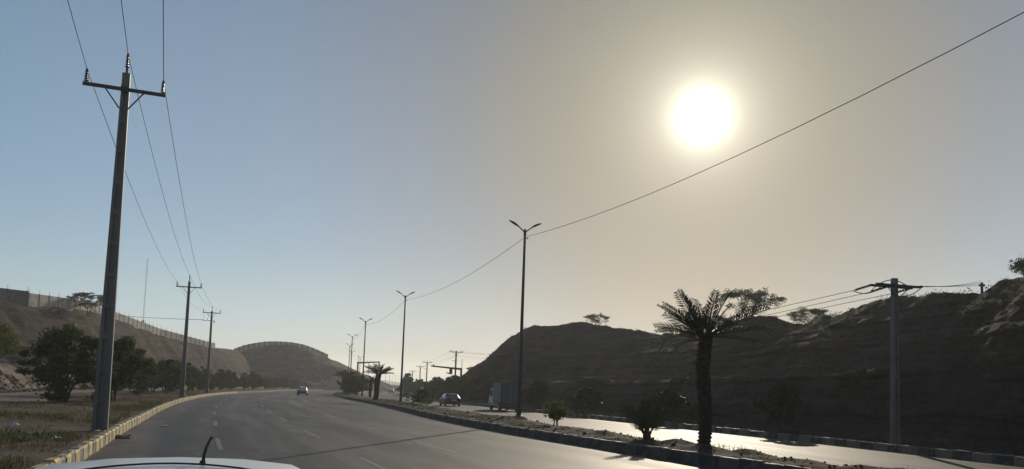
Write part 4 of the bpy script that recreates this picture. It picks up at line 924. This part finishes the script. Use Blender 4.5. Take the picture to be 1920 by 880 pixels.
# ------------------------------------------------------------------ vehicles
def loft(mb, secs, cap=True):
    n = len(secs[0]); b = len(mb.v)
    for s in secs: mb.v.extend(s)
    for i in range(len(secs) - 1):
        for k in range(n - 1):
            a = b + i * n + k; mb.f.append((a, a + 1, a + n + 1, a + n))
    if cap: mb.f.append(tuple(b + k for k in range(n))); mb.f.append(tuple(b + (len(secs) - 1) * n + k for k in reversed(range(n))))
def wheel(t, x, y, r=0.31, w=0.19):
    M = Matrix.Translation((x, y, r)) @ Matrix.Rotation(math.pi / 2, 4, 'Y')
    m = MB(); m.lathe([(r * 0.6, -w / 2), (r * 0.94, -w / 2), (r, -w / 2 + 0.03), (r, w / 2 - 0.03), (r * 0.94, w / 2), (r * 0.6, w / 2)], 18, M); o = m.build('wheel', TYRE, t, True)
    m = MB(); m.lathe([(0.03, -w / 2 - 0.006), (r * 0.6, -w / 2 - 0.006), (r * 0.62, 0), (r * 0.6, w / 2 + 0.006), (0.03, w / 2 + 0.006)], 14, M); m.build('rim', RIM, o, False)
def make_car(lab, paint, loc, rz, H=1.42, antenna=False, hatch=False, group=None, cat='car'):
    t = thing('car', lab, cat, loc, rz, group); k = H / 1.42
    st = [(-2.2, .70, .36, .84), (-2.14, .79, .30, .92), (-1.95, .83, .22, .97), (-1.3, .85, .19, .985), (-0.3, .86, .19, .96), (0.8, .86, .19, .95), (1.05, .86, .19, .93), (1.7, .84, .20, .84), (2.05, .79, .24, .75), (2.2, .66, .34, .62)]
    b = MB(); secs = []
    for y, w, zb, zt in st:
        h_ = [(w * .90, zb), (w * .985, zb + .12), (w, zb + .30), (w * .99, zt - .16), (w * .95, zt - .05), (w * .80, zt), (w * .4, zt + .018), (0, zt + .024)]
        secs.append([(-x, y, z) for x, z in h_] + [(x, y, z) for x, z in reversed(h_[:-1])] + [(-w * .90, y, zb)])
    loft(b, secs); b.build('body', paint, t, True)
    gs = [(-1.95 if hatch else -1.62, .70, .98, .0), (-1.0, .60, .98, .385), (-0.72, .605, .97, .415), (-0.2, .61, .965, .435), (0.25, .60, .955, .42), (0.45, .585, .95, .385), (1.12, .68, .935, .0)]
    def sec(y, w, zb, hh):
        hh *= k; zt = zb + hh + 0.012; wb = 0.79 if hh > 0.1 else 0.74
        if hh < 0.1: pr = [(wb, zb - .02), (wb * .99, zb), (wb * .92, zb + .006), (wb * .6, zb + .012), (0, zb + .016)]
        else: pr = [(wb, zb - .02), (w + .045, zt - .075), (w - .02, zt - .02), (w * .55, zt + .008), (0, zt + .018)]
        return [(-x, y, z) for x, z in pr] + [(x, y, z) for x, z in reversed(pr[:-1])]
    g_ = MB(); loft(g_, [sec(*q) for q in gs], False); g_.build('roof', paint, t, True)
    def pane(name, corners, n=4):
        m = MB(); V = [Vector(c) for c in corners]; nn = (V[1] - V[0]).cross(V[3] - V[0]).normalized() * 0.012
        m.add([v + nn for v in V], [tuple(range(len(V)))]); m.build(name, GLASS, t)
    def rp(i, s, u): return sec(*gs[i])
    R0, R1 = Vector((0, gs[0][0], .99)), Vector((0, -1.0, .98 + .385 * k))
    a0, a1 = R0.lerp(R1, 0.10), R0.lerp(R1, 0.90)
    pane('rear_window', [(-.63, a0.y, a0.z), (.63, a0.y, a0.z), (.55, a1.y, a1.z), (-.55, a1.y, a1.z)])
    F0, F1 = Vector((0, 1.12, .95)), Vector((0, .45, .95 + .385 * k)); a0, a1 = F0.lerp(F1, 0.1), F0.lerp(F1, 0.9)
    pane('windscreen', [(.63, a0.y, a0.z), (-.63, a0.y, a0.z), (-.55, a1.y, a1.z), (.55, a1.y, a1.z)])
    zt = .97 + .33 * k
    for s in (-1, 1):
        for (ya, yb, yc, yd) in ((-1.25, -.28, -.28, -.85), (-.20, .80, .36, -.20)):
            q = [(s * .785, ya, 1.0), (s * .785, yb, .99), (s * .665, yc, zt), (s * .665, yd, zt)]
            pane('side_window', q if s > 0 else [q[1], q[0], q[3], q[2]])
        m = MB(); m.box((s * .88, .75, 1.0), (.16, .09, .12)); m.build('wing_mirror', PLAST, t)
        m = MB(); m.box((s * .60, -2.175, .78), (.30, .06, .16)); m.build('tail_light', RED, t)
        m = MB(); m.box((s * .55, 2.13, .63), (.30, .08, .12)); m.build('headlight', PLATE, t)
        for y in (-1.32, 1.32): wheel(t, s * .76, y)
        m = MB(); m.box((s * .862, 0, .32), (.02, 1.9, .06)); m.build('side_trim', PLAST, t)
    m = MB(); m.box((0, -2.2, .46), (1.5, .10, .16)); m.build('rear_bumper', PLAST, t)
    m = MB(); m.box((0, 2.18, .42), (1.4, .10, .16)); m.build('front_bumper', PLAST, t)
    m = MB(); m.box((0, -2.215, .70), (.50, .02, .11)); m.build('number_plate', PLATE, t)
    if antenna:
        zs = .965 + .435 * k + .0335
        m = MB(); ys = [-.42, -.48, -.60, -.74]; sr = MB()
        arc = [(x, -.40 - .10 * (x / .36) ** 2, zs - .034 * (x / .36) ** 2 * .6) for x in np.linspace(-.36, .36, 13)]
        m.tube(arc, .006, 4); m.build('sunroof_seal', PLAST, t)
        z0 = .98 + .40 * k + 0.022
        m = MB(); m.lathe([(.034, 0), (.030, .012), (.018, .03), (.012, .055)], 8, Matrix.Translation((0.13, -0.30, z0 - 0.02)) ); o = m.build('antenna', PLAST, t)
        m = MB(); m.tube([(0.13, -0.30, z0 + .02), (0.135, -0.315, z0 + .06), (0.145, -0.35, z0 + .10), (0.165, -0.405, z0 + .15)], [.008, .0085, .0085, .007], 6); m.build('rod', PLAST, o)
    return t
hd = lambda f, y: math.atan2(-float(slope(f, y)), 1.0)
make_car('white car whose roof and short black aerial show above the road edge', WHITE, (-1.68, 4.12, 0), R(19), H=1.36, antenna=True)
make_car('white car driving away on the left carriageway', WHITE, (-35.3, 137, 0), hd(LK, 150), H=1.42)
make_car('bronze grey saloon car driving away on the right carriageway', SILVER, (-6.6, 89, 0), hd(RK, 95), H=1.40)
def make_truck(lab, loc, rz, W_=1.95, Hb=2.62, L_=4.2, boxm=None, sidem=None, doors=True):
    t = thing('truck', lab, 'truck', loc, rz); w = W_ / 2; z0 = .82
    m = MB(); m.box((0, 0, (Hb + z0) / 2), (W_, L_, Hb - z0)); m.build('cargo_box', sidem, t)
    yb = -L_ / 2
    if doors:
        for s in (-1, 1):
            m = MB(); m.box((s * w * .47, yb - .02, (Hb + z0) / 2), (w * .86, .035, Hb - z0 - .22)); o = m.build('rear_door', boxm, t)
            m = MB(); m.tube([(s * .12, yb - .06, z0 + .2), (s * .12, yb - .06, Hb - .2)], .02, 5); m.build('lock_bar', STEEL, o)
        m = MB()
        for (c, d) in (((0, yb - .03, Hb - .05), (W_ + .02, .07, .11)), ((0, yb - .03, z0 + .05), (W_ + .02, .07, .11)), ((-w + .04, yb - .031, (Hb + z0) / 2), (.10, .066, Hb - z0 - .2)), ((w - .04, yb - .031, (Hb + z0) / 2), (.10, .066, Hb - z0 - .2))): m.box(c, d)
        m.build('door_frame', STEEL, t)
    m = MB(); m.box((0, .6, .62), (.8, L_ + 1.6, .22)); m.build('chassis', STEEL, t)
    m = MB(); m.box((0, yb + .03, .50), (W_ * .95, .10, .14)); m.build('rear_bumper', STEEL, t)
    c = MB(); fy = L_ / 2 + .12
    prof = [(fy, .45), (fy, 2.05), (fy + .35, 2.12), (fy + .95, 2.05), (fy + 1.45, 1.25), (fy + 1.55, .95), (fy + 1.55, .45)]
    loft(c, [[(x, y, z) for y, z in prof] + [(x, prof[0][0], prof[0][1])] for x in (-w * .93, w * .93)]); c.build('cab', WHITE, t)
    for s in (-1, 1):
        g_ = MB(); q = [(s * (w * .93 + .008), fy + .3, 1.3), (s * (w * .93 + .008), fy + 1.3, 1.3), (s * (w * .93 + .008), fy + .92, 1.92), (s * (w * .93 + .008), fy + .3, 1.95)]; g_.add(q, [(0, 1, 2, 3)]); g_.build('side_window', GLASS, t)
        for y in (yb + .75, fy + .85): wheel(t, s * (w - .16), y, .36, .24)
        m = MB(); m.box((s * w * .78, yb - .03, .66), (.22, .05, .12)); m.build('tail_light', RED, t)
        m = MB(); m.box((s * (w + .08), fy + 1.2, 1.6), (.12, .06, .34)); m.build('wing_mirror', PLAST, t)
    g_ = MB(); g_.add([(-w * .8, fy + 1.40, 1.36), (w * .8, fy + 1.40, 1.36), (w * .78, fy + 1.03, 1.97), (-w * .78, fy + 1.03, 1.97)], [(0, 1, 2, 3)]); g_.v = [(x, y + .02, z + .012) for x, y, z in g_.v]; g_.build('windscreen', GLASS, t)
    m = MB(); m.box((0, yb + 1.35, .42), (W_ * .8, .03, .30)); m.build('mud_flap', PLAST, t)
    return t
BOXS = pm('truck_side_panel', (0.15, 0.15, 0.165), (0.20, 0.20, 0.215), 1.0, 0.5)
BOXR = pm('truck_door_blue_grey', (0.055, 0.06, 0.095), (0.075, 0.082, 0.125), 1.0, 0.5)
BROWN = pm('truck_tarp_brown', (0.10, 0.075, 0.06), (0.15, 0.12, 0.10), 2.0, 0.8)
make_truck('small box truck with blue-grey rear doors driving beside the dark cliff', (-0.3, 76.6, 0), hd(RK, 80), L_=3.0, boxm=BOXR, sidem=BOXS)
make_truck('far brown covered truck driving away on the right carriageway', (-21.9, 173, 0), hd(RK, 175), 2.05, 2.5, 4.4, BROWN, BROWN)
for i, (x, y) in enumerate(((-23.5, 232), (-33.5, 268))): make_car('tiny far car in the haze of the right carriageway', (SILVER, WHITE)[i], (x - 6, y, 0), hd(RK, y), group='far cars on the right carriageway')

# ------------------------------------------------------------------ litter
def crumple(name, lab, loc, s, m, seed, flat=0.4):
    r = random.Random(seed); mb = MB(); n, k = 7, 5
    for j in range(k):
        for i in range(n):
            a = 6.283 * i / n; q = math.sin(math.pi * (j + 0.4) / k) * r.uniform(0.55, 1.15); mb.v.append((math.cos(a) * q * s, math.sin(a) * q * s * 0.7, s * flat * (j / (k - 1)) * r.uniform(0.6, 1.2)))
    for j in range(k - 1):
        for i in range(n): mb.f.append((j * n + i, j * n + (i + 1) % n, (j + 1) * n + (i + 1) % n, (j + 1) * n + i))
    mb.f.append(tuple((k - 1) * n + i for i in range(n)))
    o = mb.build(name, m); o.location = loc; o.rotation_euler = (0, 0, r.uniform(0, 6)); tag(o, lab, 'litter')
m = MB(); pts = [(0.20 * math.cos(a) * (1 + .1 * math.sin(3 * a)), 0.15 * math.sin(a), 0.05 + 0.03 * math.sin(2 * a)) for a in np.linspace(0, 6.283, 17)]
m.tube(pts, 0.035, 6); m.tube([(-.3, -.05, .03), (-.1, -.16, .05), (.25, -.12, .03)], [.05, .06, .03], 6)
o = m.build('crumpled_rag', CLOTH, None, True); o.location = (-11.55, 24.3, 0.0); tag(o, 'crumpled brown rag lying in the gutter against the painted kerb', 'litter')
crumple('plastic_scrap', 'flat white plastic scrap lying on the asphalt near the kerb', (-13.3, 31.2, 0.0), 0.22, RUBBISH, 3, 0.18)
crumple('plastic_bag', 'white plastic bag caught in the weeds behind the kerb', (-11.0, 19.7, 0.25), 0.16, RUBBISH, 4, 0.5)
crumple('plastic_bag', 'pale plastic bag standing in the green weeds away from the kerb', (-14.0, 22.9, 0.3), 0.13, RUBBISH, 5, 1.3)
crumple('paper_scrap', 'pale paper scrap beside the foot of the nearest power pole', (-11.65, 22.9, 0.27), 0.14, RUBBISH, 6, 0.3)
crumple('paper_scrap', 'pale scrap on the soil by the foot of the nearest street lamp', (0.9, 42.2, 0.4), 0.16, RUBBISH, 7, 0.4)
crumple('stone_block', 'white stone on the verge beside the second power pole', (-29.2, 72.5, 0.28), 0.2, RUBBISH, 8, 0.8)

# ------------------------------------------------------------------ haze
hz_m = bpy.data.materials.new('haze'); hz_m.use_nodes = True; hn = hz_m.node_tree; hn.nodes.clear()
ho = hn.nodes.new('ShaderNodeOutputMaterial'); hv = hn.nodes.new('ShaderNodeVolumePrincipled')
hv.inputs['Color'].default_value = (0.95, 0.96, 0.98, 1); hv.inputs['Density'].default_value = 0.00045; hv.inputs['Anisotropy'].default_value = 0.35
hn.links.new(hv.outputs[0], ho.inputs['Volume'])
m = MB(); m.box((0, 2000, 38), (5400, 4800, 82)); kind(m.build('haze', hz_m), 'stuff')
